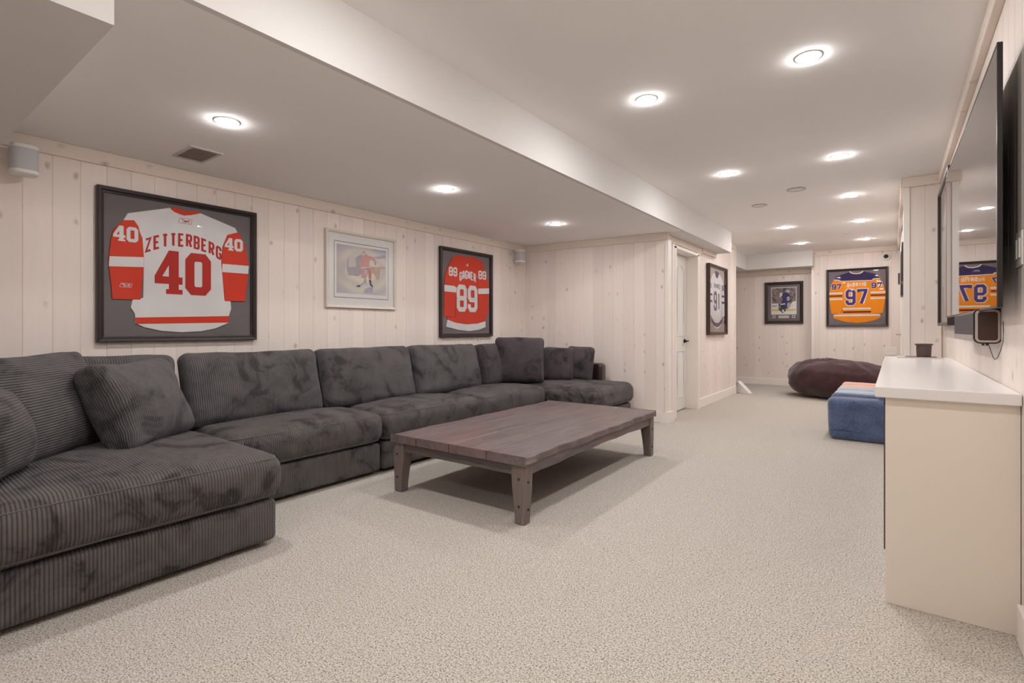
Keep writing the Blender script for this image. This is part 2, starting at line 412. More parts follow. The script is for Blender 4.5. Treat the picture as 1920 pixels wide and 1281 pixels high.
# door wall
wd_ = wall('wall_door', (XD-T, 6.99), (XD-T, 9.02), 0, ZC)
boards(wd_, (XD-T, 7.03), (XD-T, 9.0), 0, ZC)
rail('baseboard', (XD-T, 6.99), (XD-T, 9.02), 0, .125, .034, wd_, 'trim')
rail('crown_moulding', (XD-T, 5.74), (XD-T, 7.15), ZA-.085, ZA-.003, .03, wd_)
rail('crown_moulding', (XD-T, 7.15), (XD-T, YB-.02), ZA-.06, ZA-.003, .05, wd_)
rail('crown_moulding', (XD-T, YB+.02), (XD-T, 9.02), ZC-.085, ZC, .034, wd_)
struct('corner_trim', MB().box((XD-.03, 8.985, 0), (XD+.012, 9.03, ZC)), M['trim'], wd_)
struct('header', MB().box((XD-.2, 5.74, 2.055), (XD-T, 7.0, ZC)), M['pine'], wd_)
struct('corner_post', MB().box((-2.092, 5.722, 0), (-2.055, 5.83, ZA-.086)).box((-2.14, 5.70, .0), (-2.04, 5.90, .125)), M['trim'], wd_)
struct('return_wall', MB().box((-4.4, 9.0, 0), (XD-T, 9.03, ZC)), M['pine'], wd_)
struct('stub_wall', MB().box((-2.30, 5.83, 0), (XD-.012, 6.06, ZC)), M['pine'], wd_)
# door in its deep reveal
dr = tag(bpy.data.objects.new('door_1', None), 'white two-panel door standing in a deep reveal beside the alcove', kind='structure'); col.objects.link(dr)
dr.location = (XD-.134, 6.10, 0)
lf = bevel(MB().box((-.04, .01, .012), (0, .835, 2.035)).build('door_leaf', M['door'], dr), .003)
def panel(y0, y1, z0, z1, arch=0):
    mb = MB(); n = 12; out = [(y0, z0), (y1, z0), (y1, z1-arch)]
    out += [(y1-(y1-y0)*k/n, z1-arch+arch*math.sin(math.pi*k/n)) for k in range(1, n)] if arch else []
    out += [(y0, z1-arch)]
    mb.tube([(0.002, p[0], p[1]) for p in out], .009, 6, True)
    mb.add([(.003, y0+(p[0]-y0-(y1-y0)/2)*.82+(y1-y0)/2, z0+(p[1]-z0-(z1-z0)/2)*.93+(z1-z0)/2) for p in out], [tuple(range(len(out)))])
    mb.build('door_panel', M['door'], lf)
for y0, y1 in ((.12, .385), (.46, .725)):
    panel(y0, y1, .98, 1.90, .07); panel(y0, y1, .18, .78)
hd = MB().cyl((0, .755, .91), .028, .012, 20, axis=0).cyl((.01, .755, .91), .010, .045, 12, axis=0)
hd.tube([(.055, .755, .91), (.06, .735, .91), (.062, .64, .905)], .010).build('door_handle', M['blackm'], dr)
MB().box((-.06, -.05, 0), (.155, .008, 2.06)).build('jamb', M['trim'], dr)
MB().box((-.06, .837, 0), (.155, .895, 2.06)).build('jamb', M['trim'], dr)
MB().box((-.06, -.05, 2.04), (.155, .895, 2.075)).build('head_jamb', M['trim'], dr)
bevel(MB().box((.118, -.115, 0), (.150, -.012, 2.09)).build('casing', M['trim'], dr), .004)
bevel(MB().box((.118, .86, 0), (.150, .945, 2.09)).build('casing', M['trim'], dr), .004)
# recessed far wall and its neighbours
wf = wall('wall_far_recess', (-4.4, YFL), (-1.17, YFL), 0, 2.3)
boards(wf, (-3.2, YFL), (-1.17, YFL), 0, 2.19)
rail('crown_moulding', (-4.3, YFL-.016), (-1.17, YFL-.016), 2.095, 2.185, .03, wf)
rail('baseboard', (-4.3, YFL), (-1.17, YFL), 0, .125, .034, wf, 'trim')
wf2 = wall('wall_far', (-1.17, YF+T), (.12, YF+T), 0, ZC, .2)
boards(wf2, (-1.165, YF+T), (XP, YF+T), 0, ZC, phase=.03)
rail('crown_moulding', (-1.18, YF), (XP, YF), ZC-.085, ZC, .034, wf2)
rail('baseboard', (-1.17, YF), (XP, YF), 0, .125, .025, wf2, 'trim')
struct('corner_trim', MB().box((-1.19, YF-.006, 0), (-1.15, YFL-.01, 2.186)), M['trim'], wf2)
wall('wall_far_left', (-4.4, 9.0), (-4.4, 11.0), 0, ZC)
# right wall, pillar and far right wall (seen from the room these run from far to near)
wr = wall('wall_right', (XR+T, 6.0), (XR+T, YBK), 0, ZC)
boards(wr, (XR+T, 5.955), (XR+T, 1.0), 0, ZC)
rail('crown_moulding', (XR, 5.955), (XR, YBK), ZC-.085, ZC, .034, wr)
rail('baseboard', (XR+T, 2.44), (XR+T, YBK), 0, .13, .034, wr, 'trim')
wp = wall('wall_pillar', (XP+.01, 5.96+T), (XR+.03, 5.96+T), 0, ZC, .3)
boards(wp, (XP+.03, 5.96+T), (XR, 5.96+T), 0, ZC, .115)
rail('crown_moulding', (XP-.02, 5.96), (XR, 5.96), ZC-.09, ZC, .034, wp)
struct('corner_trim', MB().box((XP-.012, 5.945, 0), (XP+.034, 6.02, ZC-.088)), M['trim'], wp)
wq = wall('wall_far_right', (XP+T, YF+.05), (XP+T, 5.97), 0, ZC, .2)
boards(wq, (XP+T, YF), (XP+T, 8.62), 0, ZC); boards(wq, (XP+T, 7.55), (XP+T, 6.02), 0, ZC)
rail('crown_moulding', (XP, YF), (XP, 5.93), ZC-.085, ZC, .034, wq)
rail('baseboard', (XP, YF), (XP, 8.64), 0, .125, .02, wq, 'trim'); rail('baseboard', (XP, 7.54), (XP, 5.99), 0, .125, .02, wq, 'trim')
d2 = tag(bpy.data.objects.new('door_2', None), 'white door seen edge-on in the far right wall', kind='structure'); col.objects.link(d2); d2.location = (XP, 8.09, 0)
bevel(MB().box((-.004, -.42, .01), (.02, .42, 2.03)).build('door_leaf', M['door'], d2), .003)
for a, b_ in (((-.016, -.53, 0), (.012, -.425, 2.10)), ((-.016, .425, 0), (.012, .53, 2.10)), ((-.016, -.424, 2.035), (.012, .424, 2.10))):
    bevel(MB().box(a, b_).build('casing', M['trim'], d2), .004)
MB().cyl((-.012, .35, 1.0), .028, .01, 16, axis=0).tube([(-.01, .35, 1.0), (-.05, .35, 1.0), (-.055, .33, 1.0), (-.055, .25, 1.0)], .009).build('door_handle', M['silver'], d2)
wall('wall_back', (.6, YBK), (-4.2, YBK), 0, ZC, m='trim')

# ------------------------------------------------------------------ recessed lamps and ceiling fittings
def lamp(x, y, z, label, cat='ceiling light', group='recessed ceiling lamps'):
    t = thing('recessed_lamp', label, cat, (x, y, z), group=group)
    rg = MB().lathe((0, 0, 0), [(.066, 0.0), (.064, -.002), (.054, -.003), (.051, -.001)], 28); rg.smooth = True
    rg.build('trim_ring', M['plastic_w'], t)
    ln = MB().lathe((0, 0, 0), [(.0525, -.0025), (.049, -.0060), (.036, -.0095), (.018, -.0112), (.0005, -.0116)][::-1], 16); ln.smooth = True
    ln.build('lens', M['lamp'], t)
    return t
for y, l in ((-.38, 'alcove ceiling lamp behind the viewer'), (1.272, 'lit ceiling lamp above the framed white and red jersey, nearest in the alcove'), (2.92, 'lit ceiling lamp in the middle of the alcove row'), (4.567, 'lit ceiling lamp in the alcove nearest the small corner speaker')):
    lamp(-2.833, y, ZA, l)
for y, l in ((-.66, 'ceiling lamp of the bulkhead row far behind the viewer'), (1.15, 'ceiling lamp of the bulkhead row just behind the top of the view'), (2.97, 'nearest lit ceiling lamp of the row beside the bulkhead'), (4.835, 'second lit ceiling lamp of the row beside the bulkhead'),
             (7.85, 'third lit ceiling lamp of the row beside the bulkhead'), (9.46, 'farthest lit ceiling lamp of the row beside the bulkhead')):
    lamp(-1.20, y, ZC, l)
for y, l in ((-.66, 'ceiling lamp of the television side row far behind the viewer'), (1.15, 'ceiling lamp of the television side row above the view'), (3.0, 'nearest and largest lit ceiling lamp on the television side'), (4.876, 'second lit ceiling lamp on the television side'),
             (6.374, 'third lit ceiling lamp on the television side'), (7.947, 'fourth lit ceiling lamp on the television side'), (9.60, 'farthest lit ceiling lamp on the television side')):
    lamp(-.35, y, ZC, l)
def disc(x, y, z, r, name, label, cat):
    t = thing(name, label, cat, (x, y, z))
    a = MB().lathe((0, 0, 0), [(r, 0), (r, -.004), (r*.86, -.008), (r*.84, -.004)], 32); a.smooth = True; a.build('rim', M['silver'] if r > .07 else M['plastic_w'], t)
    b2 = MB().lathe((0, 0, 0), [(r*.84, -.004), (r*.4, -.006), (.001, -.0065)], 32); b2.smooth = True; b2.build('cover', M['plastic_w'], t)
disc(-.778, 5.773, ZC, .085, 'ceiling_fitting', 'flat unlit round ceiling fitting with grey rim', 'ceiling fitting')
disc(-1.21, 6.273, ZC, .08, 'ceiling_fitting', 'flat unlit round ceiling fitting nearer the bulkhead', 'ceiling fitting')  # recessed lamp of the bulkhead row left unlit, not a speaker
disc(-.545, 8.842, ZC, .05, 'smoke_detector', 'small white round detector on the far ceiling', 'detector')
vt = thing('ceiling_vent', 'pale slatted air vent in the alcove ceiling', 'vent', (-3.52, 1.40, ZA))
MB().ring(.30, .19, [(0, 0), (.003, -.006), (.02, -.006), (.022, -.001)]).build('vent_frame', M['vent'], vt)
MB().box((-.13, -.075, -.0015), (.13, .075, -.0005)).build('backing', M['mat_pink'], vt)
for i in range(13):
    o = MB().box((-.007, -.074, -.0022), (.007, .074, -.0012)).build('slat', M['vent'], vt, loc=(-.115+i*.0192, 0, -.002), rot=(0, R(22), 0))

# ------------------------------------------------------------------ sectional sofa
SOFA = 'sections of the charcoal corduroy sofa'
def seat_puff(amt, sag=0.0, seed=0):
    def f(q, h):
        x, y, z = q.x/h[0], q.y/h[1], q.z/h[2]
        k = max(0, 1-x*x)*max(0, 1-y*y)
        q = q.copy(); q.z += amt*k*(1 if z > 0 else -.15)*min(1, abs(z)*1.2)
        q.z += .006*mnoise.noise(Vector((q.x*5+seed, q.y*5, q.z*3)))
        # softly bellied sides
        s_ = (1-z*z)*.010; q.x += s_*(1 if x > 0 else -1)*min(1, abs(x)**6); q.y += s_*(1 if y > 0 else -1)*min(1, abs(y)**6)
        return q
    return f
def section(x0, x1, y0, y1, label, seed, back='left', cx0=-3.66, ub=1, over=.028, far=False):
    t = thing('sofa_section', label, 'sofa', ((x0+x1)/2, (y0+y1)/2, 0), group=SOFA)
    ox, oy = (x0+x1)/2, (y0+y1)/2; cm = M['cord_far'] if far else M['cord']
    def wr(q, h):
        q = q.copy(); q.x += .004*mnoise.noise(Vector((q.x*4+seed, q.y*7, q.z*9))); return q
    MB().rbox((x1-x0, y1-y0-.008, .205), .028, (12, 24, 4), (0, 0, .1275), 1, wr).build('base', cm, t)
    for fx in (x0+.10, x1-.12):
        for fy in (y0+.08, y1-.08):
            MB().cyl((fx-ox, fy-oy, 0), .028, .03, 16).build('foot', M['under'], t)
    cs = (x1+over-cx0, y1-y0+(.012 if x1 < -2.9 else .03), .225); cc = ((cx0+x1+over)/2-ox, 0, .345)
    cu = MB().rbox(cs, .075, (20, 24, 5), cc, 1, seat_puff(.032, seed=seed), 5).build('seat_cushion', cm, t)
    a, b_ = cs[0]/2, cs[1]/2
    for zz, sh in ((.088, .006), (-.088, .006)):
        pts = []; r = .075
        for (sx, sy, a0) in ((1, 1, 0), (-1, 1, 90), (-1, -1, 180), (1, -1, 270)):
            for k in range(6):
                q = R(a0+90*k/5); pts.append((sx*(a-r)+(r-.0155)*math.cos(q)+cc[0], sy*(b_-r)+(r-.0155)*math.sin(q), zz+cc[2]))
        MB().tube(pts, .0036, 6, True).build('seam', M['seam'], cu, smooth=True)
    return t
s0 = section(-3.88, -2.46, .215, 1.350, 'charcoal corduroy chaise section nearest the viewer, with loose pillows on it', 1)
s1 = section(-3.88, -3.03, 1.362, 2.455, 'charcoal corduroy sofa section beside the near chaise, below the white jersey', 2)
s2 = section(-3.88, -3.03, 2.463, 3.555, 'charcoal corduroy middle sofa section behind the coffee table', 3)
s3 = section(-3.88, -3.03, 3.563, 4.650, 'charcoal corduroy sofa section below the red jersey', 4)
s4 = section(-3.88, -2.42, 4.662, 5.545, 'charcoal corduroy chaise section against the alcove end wall', 5, over=.03)
for s_, y0, y1 in ((s0, .215, 1.35), (s1, 1.362, 2.455), (s2, 2.463, 3.555), (s3, 3.563, 4.65), (s4, 4.662, 5.545)):
    ox, oy = s_.location.x, s_.location.y
    MB().rbox((.17, y1-y0-.01, .56), .05, (4, 20, 10), (-3.83-ox, (y0+y1)/2-oy, .33), 1).build('backrest', M['cord'], s_)
o = MB().rbox((1.08, .15, .62), .045, (14, 4, 8), (-3.285+.0-s4.location.x, 5.500-s4.location.y, .355), 0).build('arm', M['leatherette'], s4)
tag(o, 'glossy dark brown arm along the end wall')

def cushion(name, w_, h_, t_, label, cat, base, yaw, lean, roll=0, seed=0, m='cord_p', ua=0, puff=.05, waist=.03, group=None, r=.05, tagged=False, slump=0.0):
    """upright soft cushion: local x = width, y = thickness (front = -y), z = height; base = centre of the bottom edge"""
    c = thing(name, label, cat, base, (0, 0, yaw), group)
    def f(q, h):
        x, y, z = q.x/h[0], q.y/h[1], q.z/h[2]; q = q.copy()
        k = max(0, 1-x*x)**.8*max(0, 1-z*z)**.8
        q.y += (1 if y > 0 else -1)*puff*k*min(1, abs(y)*1.3)
        q.x *= 1-waist*(1-z*z); q.z *= 1-waist*.9*(1-x*x)*(1 if z > 0 else .25)
        if slump: q.x += slump*(z+1)*.5; 
        pin = (abs(x)**5)*(abs(z)**5); q.y *= 1-.35*pin
        n_ = Vector((q.x*6+seed*3.1, q.y*6, q.z*6))
        q.y += .012*mnoise.noise(n_); q.z += .010*mnoise.noise(n_*.7+Vector((5, 0, 0)))
        e = max(abs(x), abs(z))
        q.y += .003*math.sin(16*(x+z)+seed)*max(0, e-.55)*1.5*(1 if y < 0 else 0)
        return q
    b_ = MB().rbox((w_, t_, h_), r, (20, 5, 18), (0, 0, h_/2), ua, f, 4, 1).build('cover', M[m], c)
    b_.rotation_euler = (lean, roll, 0)
    if tagged:
        MB().box((-.26, -.105, .002), (-.235, -.098, .03)).build('care_tag', M['plastic_w'], c)
    # welt seams around front and back edge
    a, bb = w_/2, h_/2
    return c
BK = 'loose back cushions along the left wall'
P = math.pi
# normals of back cushions face +X : local -y -> +X means yaw = +90deg
for y0, y1, l, sd in ((.36, 1.30, 'charcoal corduroy back cushion behind the near loose pillows', 3), (1.325, 2.262, 'wide charcoal back cushion below the framed white and red jersey', 4),
                  (2.268, 3.20, 'charcoal corduroy back cushion below the cream framed skater print', 5), (3.206, 4.13, 'charcoal corduroy back cushion below the red jersey', 6)):
    cushion('back_cushion', y1-y0, .482, .16, l, 'cushion', (-3.50, (y0+y1)/2, .445), P/2, R(-15), seed=sd, group=BK, puff=.045, waist=.024, r=.055)
cushion('back_cushion', .40, .47, .16, 'narrow charcoal back cushion wedged into the far sofa corner', 'cushion', (-3.56, 4.40, .445), P/2+R(6), R(-13), seed=8, m='cord_far', group=BK, puff=.05)
TP = 'loose pillows on the near chaise'
cushion('throw_pillow', .62, .47, .15, 'charcoal pillow lying tilted in front of the others on the near chaise', 'pillow', (-3.215, 1.085, .455), R(132), R(-24), 0, 11, group=TP, puff=.075, waist=.085, r=.04)
cushion('throw_pillow', .70, .515, .15, 'tall charcoal pillow leaning behind the tilted one on the near chaise', 'pillow', (-3.20, .64, .455), R(132), R(-18), 0, 12, ua=2, group=TP, puff=.08, waist=.07, r=.04)
cushion('throw_pillow', .48, .365, .15, 'rounded charcoal pillow cut by the left edge of the view', 'pillow', (-2.835, .375, .462), R(150), R(-14), 0, 13, ua=2, group=TP, puff=.09, waist=.03, r=.05)
FP = 'loose pillows on the far chaise'
cushion('throw_pillow', .56, .52, .15, 'large square charcoal pillow in the far corner of the sofa', 'pillow', (-3.36, 4.64, .465), R(33), R(-12), 0, 15, 'cord_far', group=FP, puff=.05, waist=.025, tagged=True)
cushion('throw_pillow', .38, .40, .13, 'small plum grey pillow between the large square one and the last one', 'pillow', (-3.12, 5.05, .465), R(18), R(-14), 0, 16, 'cord_far', group=FP, puff=.045)
cushion('throw_pillow', .33, .41, .12, 'small brownish pillow beside the glossy brown arm', 'pillow', (-2.95, 5.24, .465), R(10), R(-10), R(3), 17, 'cord_far', group=FP, puff=.045)

# ------------------------------------------------------------------ coffee table
ct = thing('coffee_table', 'low weathered grey-brown wooden coffee table on the carpet', 'table', (-2.140, 3.222, 0), (0, 0, R(.8)))
TX, TY, TH = 1.070, 1.965, .374
rnd = random.Random(4)
def plank(x0, x1, ja, jb):
    n = 26; vs = []; fs = []
    for i in range(n+1):
        y = -TY/2+TY*i/n; a = x0+(.006*math.sin(i*.9)+.004*math.sin(i*2.3) if ja else 0); b_ = x1+(.006*math.sin(i*.8+1)+.005*math.sin(i*2.1) if jb else 0)
        vs += [(a, y, TH-.042), (b_, y, TH-.042), (b_, y, TH), (a, y, TH)]
    for i in range(n):
        for k in range(4): fs.append((i*4+k, i*4+(k+1) % 4, i*4+4+(k+1) % 4, i*4+4+k))
    fs += [(0, 1, 2, 3), tuple(n*4+k for k in (3, 2, 1, 0))]
    return bevel(MB().add(vs, fs).build('plank', M['tabtop'], ct), .005)
xs = [-TX/2, -.30, -.02, .27, TX/2]
for i in range(4): plank(xs[i]+(.0008 if i else 0), xs[i+1]-(.0008 if i < 3 else 0), i == 0, i == 3)
ax, ay = TX/2-.020, TY/2-.020
for sx in (-1, 1):
    n = 16; vs = []; fs = []
    for i in range(n+1):
        y = -ay+.05+(2*ay-.10)*i/n; zb = TH-.112+.012*math.sin(math.pi*i/n)+.003*math.sin(i*1.7)
        x0 = sx*(ax-.02); x1 = sx*ax
        vs += [(min(x0, x1), y, zb), (max(x0, x1), y, zb), (max(x0, x1), y, TH-.042), (min(x0, x1), y, TH-.042)]
    for i in range(n):
        for k in range(4): fs.append((i*4+k, i*4+(k+1) % 4, i*4+4+(k+1) % 4, i*4+4+k))
    fs += [(0, 1, 2, 3), tuple(n*4+k for k in (3, 2, 1, 0))]
    MB().add(vs, fs).build('apron', M['tabtop'], ct)
for sy in (-1, 1):
    MB().box((-ax+.05, min(sy*ay, sy*(ay-.022)), TH-.106), (ax-.05, max(sy*ay, sy*(ay-.022)), TH-.042)).build('apron', M['tabx'], ct)
for sx in (-1, 1):
    for sy in (-1, 1):
        prof = [(0, .066), (.06, .069), (.14, .076), (.20, .083), (.25, .087), (TH-.042, .088)]
        vs = []; fs = []
        ox_, oy_ = sx*(ax+.008), sy*(ay+.008)
        for z, wd in prof:
            c0 = z < .15 and .004*(.15-z)/.15 or 0
            xa, xb = sorted((ox_-sx*c0, ox_-sx*wd)); ya, yb = sorted((oy_-sy*c0, oy_-sy*wd))
            vs += [(xa, ya, z), (xb, ya, z), (xb, yb, z), (xa, yb, z)]
        for i in range(len(prof)-1):
            for k in range(4): fs.append((i*4+k, i*4+(k+1) % 4, i*4+4+(k+1) % 4, i*4+4+k))
        fs += [(3, 2, 1, 0), tuple((len(prof)-1)*4+k for k in range(4))]
        lg = bevel(MB().add(vs, fs).build('leg', M['tabz'], ct), .006)
        for z in (.10, .25):
            MB().cyl((ox_-sx*.035, oy_+(-.003 if sy < 0 else -.001), z), .007, .004, 10, axis=1).build('dowel', M['dowel'], lg)
            MB().cyl((ox_+(-.001 if sx > 0 else -.003), oy_-sy*.04, z-.02), .007, .004, 10, axis=0).build('dowel', M['dowel'], lg)

# ------------------------------------------------------------------ lettering: block strokes
c_ = .2
GL = {
 '0': [([(c_,0),(1-c_,0),(1,.12),(1,.88),(1-c_,1),(c_,1),(0,.88),(0,.12)], 1)],
 '8': [([(c_,0),(1-c_,0),(1,.11),(1,.42),(.86,.5),(1,.58),(1,.89),(1-c_,1),(c_,1),(0,.89),(0,.58),(.14,.5),(0,.42),(0,.11)], 1), ([(.1,.5),(.9,.5)], 0)],
 '9': [([(.97,.45),(c_,.45),(0,.56),(0,.88),(c_,1),(.55,1)], 0), ([(.45,1),(1-c_,1),(1,.88),(1,.12),(1-c_,0),(c_,0),(0,.12),(0,.25)], 0)],
 '7': [([(0,.86),(0,1),(1,1),(.95,.85),(.35,0)], 0)],
 '1': [([(.5,1),(.5,0)], 0), ([(.5,.93),(.22,.85)], 0)],
 '4': [],
 'Z': [([(0,1),(1,1),(0,0),(1,0)], 0)], 'E': [([(1,1),(0,1),(0,0),(1,0)], 0), ([(0,.5),(.8,.5)], 0)],
 'T': [([(0,1),(1,1)], 0), ([(.5,1),(.5,0)], 0)],
 'R': [([(0,0),(0,1),(.8,1),(1,.9),(1,.72)], 0), ([(1,.78),(1,.62),(.8,.5),(0,.5)], 0), ([(.55,.5),(1,0)], 0)],
 'B': [([(0,0),(0,1),(.8,1),(1,.9),(1,.62),(.85,.5),(1,.38),(1,.1),(.8,0)], 1), ([(0,.5),(.85,.5)], 0)],
 'G': [([(1,.75),(1,.88),(.8,1),(.2,1),(0,.88),(0,.12),(.2,0),(.8,0),(1,.12),(1,.45),(.55,.45)], 0)],
 'A': [([(0,0),(0,.75),(.3,1),(.7,1),(1,.75),(1,0)], 0), ([(0,.4),(1,.4)], 0)],
 'N': [([(0,0),(0,1)], 0), ([(0,1),(1,0)], 0), ([(1,0),(1,1)], 0)],
 'M': [([(0,0),(0,1),(.5,.35),(1,1),(1,0)], 0)], 'V': [([(0,1),(.5,0),(1,1)], 0)],
 'D': [([(0,0),(0,1),(.7,1),(1,.82),(1,.18),(.7,0)], 1)], 'I': [([(.5,0),(.5,1)], 0)],
 'c': [([(1,.5),(1,.6),(.1,.6),(.1,0),(1,0),(1,.1)], 0)], 'S': [([(1,.8),(1,.9),(.8,1),(.2,1),(0,.88),(0,.6),(.2,.5),(.8,.5),(1,.4),(1,.12),(.8,0),(.2,0),(0,.12),(0,.22)], 0)],
 'o': [([(.2,0),(.8,0),(1,.2),(1,.45),(.8,.6),(.2,.6),(0,.45),(0,.2)], 1)], 'r': [([(.1,0),(.1,.6),(.9,.6)], 0)],
}
def text(mb, s, x0, x1, y0, y1, wd, z, gap=.28, arch=0.0, narrow='I1'):
    """fit the string into the box; arch lifts the middle"""
    wts = [.45 if q == 'I' else .7 if q == 'c' else 1 for q in s]; n = len(s)
    cell = (x1-x0)/(sum(wts)+gap*(n-1)); x = x0
    def mp(px, py):
        k = (px-(x0+x1)/2)/((x1-x0)/2); return (px, py+arch*(1-k*k)-arch)
    for q, wq in zip(s, wts):
        ww = cell*wq
        for kk, (pts, cl) in enumerate(GL[q]):
            o_ = [mp(x+wd/2+px*(ww-wd), y0+wd/2+py*(y1-y0-wd)) for px, py in pts]
            mb.ribbon(o_, wd, z+.00012*kk, bool(cl))
        if q == '4':
            for pl in ([(.50, 0), (.86, 0), (.86, 1), (.50, 1)], [(0, .40), (.50, 1), (.50, .66), (.27, .40)], [(0, .23), (1, .23), (1, .40), (0, .40)], [(.40, 0), (1, 0), (1, .11), (.40, .11)]):
                mb.poly([mp(x+px*ww, y0+py*(y1-y0)) for px, py in pl], z+.00012*[0, 0, 1, 1][0]); z += .00012
        x += ww+gap*cell
    return mb
def bbox(pts):
    xs_ = sorted(p[0] for p in pts); ys_ = sorted(p[1] for p in pts)
    return (xs_[0]+xs_[1])/2, (xs_[2]+xs_[3])/2, (ys_[0]+ys_[1])/2, (ys_[2]+ys_[3])/2

# ------------------------------------------------------------------ framed jerseys
def framed(name, label, cat, loc, rot, W, H, fm, mm, depth=.042, face=.028, group=None, inner=None, lip=True):
    t = thing(name, label, cat, loc, rot, group)
    prof = [(0, 0), (0, depth-.004), (.004, depth), (face-.008, depth-.003), (face, depth-.010), (face, .008)]
    MB().ring(W, H, prof).build('frame', M[fm], t)
    MB().box((-W/2+.01, -H/2+.01, .001), (W/2-.01, H/2-.01, .010)).build('mat_board', M[mm], t)
    if lip: MB().ring(W-2*face+.004, H-2*face+.004, [(0, .008), (0, depth-.016), (.010, depth-.018), (.010, .010)]).build('inner_lip', M[inner or fm], t)
    MB().add([(-W/2+face, -H/2+face, depth-.013), (W/2-face, -H/2+face, depth-.013), (W/2-face, H/2-face, depth-.013), (-W/2+face, H/2-face, depth-.013)], [(0, 1, 2, 3)]).build('glazing', M['glass'], t)
    return t
def jersey(t, body, sleeves, bm_, sm_, z=.0105):
    j = bevel(MB().poly(body, z, z+.007).build('jersey', M[bm_], t), .003)
    for s_ in sleeves: bevel(MB().poly(s_, z+.002, z+.0095).build('sleeve', M[sm_], j), .003)
    return j
ZT = .0206
LW = (R(90), 0, R(90)); FW = (R(90), 0, 0); RW = (R(90), 0, R(-90))
GJ = 'framed jerseys on the walls'
# --- white jersey with red sleeves
m40 = dict(
  body=[(-0.089,0.418),(-0.328,0.338),(-0.352,0.287),(-0.294,0.297),(-0.248,0.187),(-0.24,0.059),(-0.244,-0.2),(-0.302,-0.214),(-0.312,-0.265),(-0.29,-0.304),(-0.286,-0.366),(-0.236,-0.392),(-0.139,-0.416),(-0.02,-0.426),(0.105,-0.419),(0.199,-0.399),(0.292,-0.357),(0.293,-0.309),(0.31,-0.252),(0.305,-0.196),(0.263,-0.194),(0.24,0.091),(0.248,0.195),(0.282,0.288),(0.356,0.318),(0.338,0.349),(0.1,0.416),(-0.003,0.38)],
  sl=[(-0.352,0.289),(-0.294,0.299),(-0.271,0.266),(-0.248,0.168),(-0.24,0.068),(-0.242,-0.006),(-0.258,-0.212),(-0.41,-0.215),(-0.413,-0.146),(-0.429,0.02),(-0.415,0.172),(-0.399,0.228)],
  sls=[(-0.423,0.052),(-0.242,0.066),(-0.242,0.001),(-0.428,-0.011)],
  sr=[(0.282,0.288),(0.356,0.318),(0.389,0.277),(0.416,0.206),(0.439,0.08),(0.431,0.004),(0.41,-0.195),(0.265,-0.198),(0.253,-0.073),(0.24,0.071),(0.25,0.195)],
  srs=[(0.246,0.073),(0.437,0.076),(0.431,0.015),(0.244,0.013)],
  collar=[(-0.089,0.414),(-0.055,0.428),(-0.003,0.412),(0.087,0.428),(0.094,0.412),(0.032,0.388),(-0.02,0.382),(-0.064,0.394)],
  hem=[(-0.288,-0.328),(0.293,-0.307),(0.293,-0.355),(-0.283,-0.37)])
t = framed('framed_jersey', 'black framed white hockey jersey with red sleeves, number 40 on its back', 'framed jersey', (XL, 1.482, 1.472), LW, .977, .968, 'frame', 'mat_grey', group=GJ)
j = jersey(t, m40['body'], (m40['sl'], m40['sr']), 'j_white', 'j_red')
for k in ('sls', 'srs'): MB().poly(m40[k], ZT).build('sleeve_stripe', M['j_white'], j)
MB().poly(m40['collar'], .0106, .019).build('collar', M['j_red'], j)
MB().poly(m40['hem'], .0182).build('hem_stripe', M['j_red'], j)
mb = MB(); text(mb, '40', -.18, .169, -.166, .128, .058, .0184, .10); mb.build('number', M['j_dred'], j)
mb = MB(); text(mb, 'ZETTERBERG', -.236, .241, .163, .256, .0150, .0184, .22, .070); mb.build('name_letters', M['j_dred'], j)
mb = MB(); text(mb, '40', -.405, -.272, .155, .252, .021, ZT+.0004, .10); mb.build('sleeve_number', M['j_white'], j)
mb = MB(); text(mb, '40', .262, .392, .176, .268, .021, ZT+.0004, .10); mb.build('sleeve_number', M['j_white'], j)
def vector_logo(cx, cy, w_, h_, z, m, par):
    mb = MB(); a, b_ = w_/2, h_/2
    mb.ribbon([(cx-a+.004, cy-b_), (cx+a-.008, cy-b_), (cx+a, cy+b_-.004), (cx+a-.004, cy+b_), (cx-a+.008, cy+b_), (cx-a, cy-b_+.004)], .0022, z, True)
    mb.ribbon([(cx-a*.62, cy+b_*.55), (cx-a*.1, cy+b_*.2), (cx+a*.1, cy-b_*.6)], .005, z)
    mb.ribbon([(cx-a*.35, cy-b_*.55), (cx+a*.15, cy), (cx+a*.65, cy+b_*.5)], .005, z)
    mb.ribbon([(cx-a*.05, cy+b_*.1), (cx+a*.6, cy-b_*.5)], .004, z)
    mb.build('maker_mark', M[m], par)
vector_logo(.004, .343, .085, .034, .0184, 'j_dred', j)
vector_logo(-.338, -.124, .068, .024, ZT+.0004, 'j_white', j)
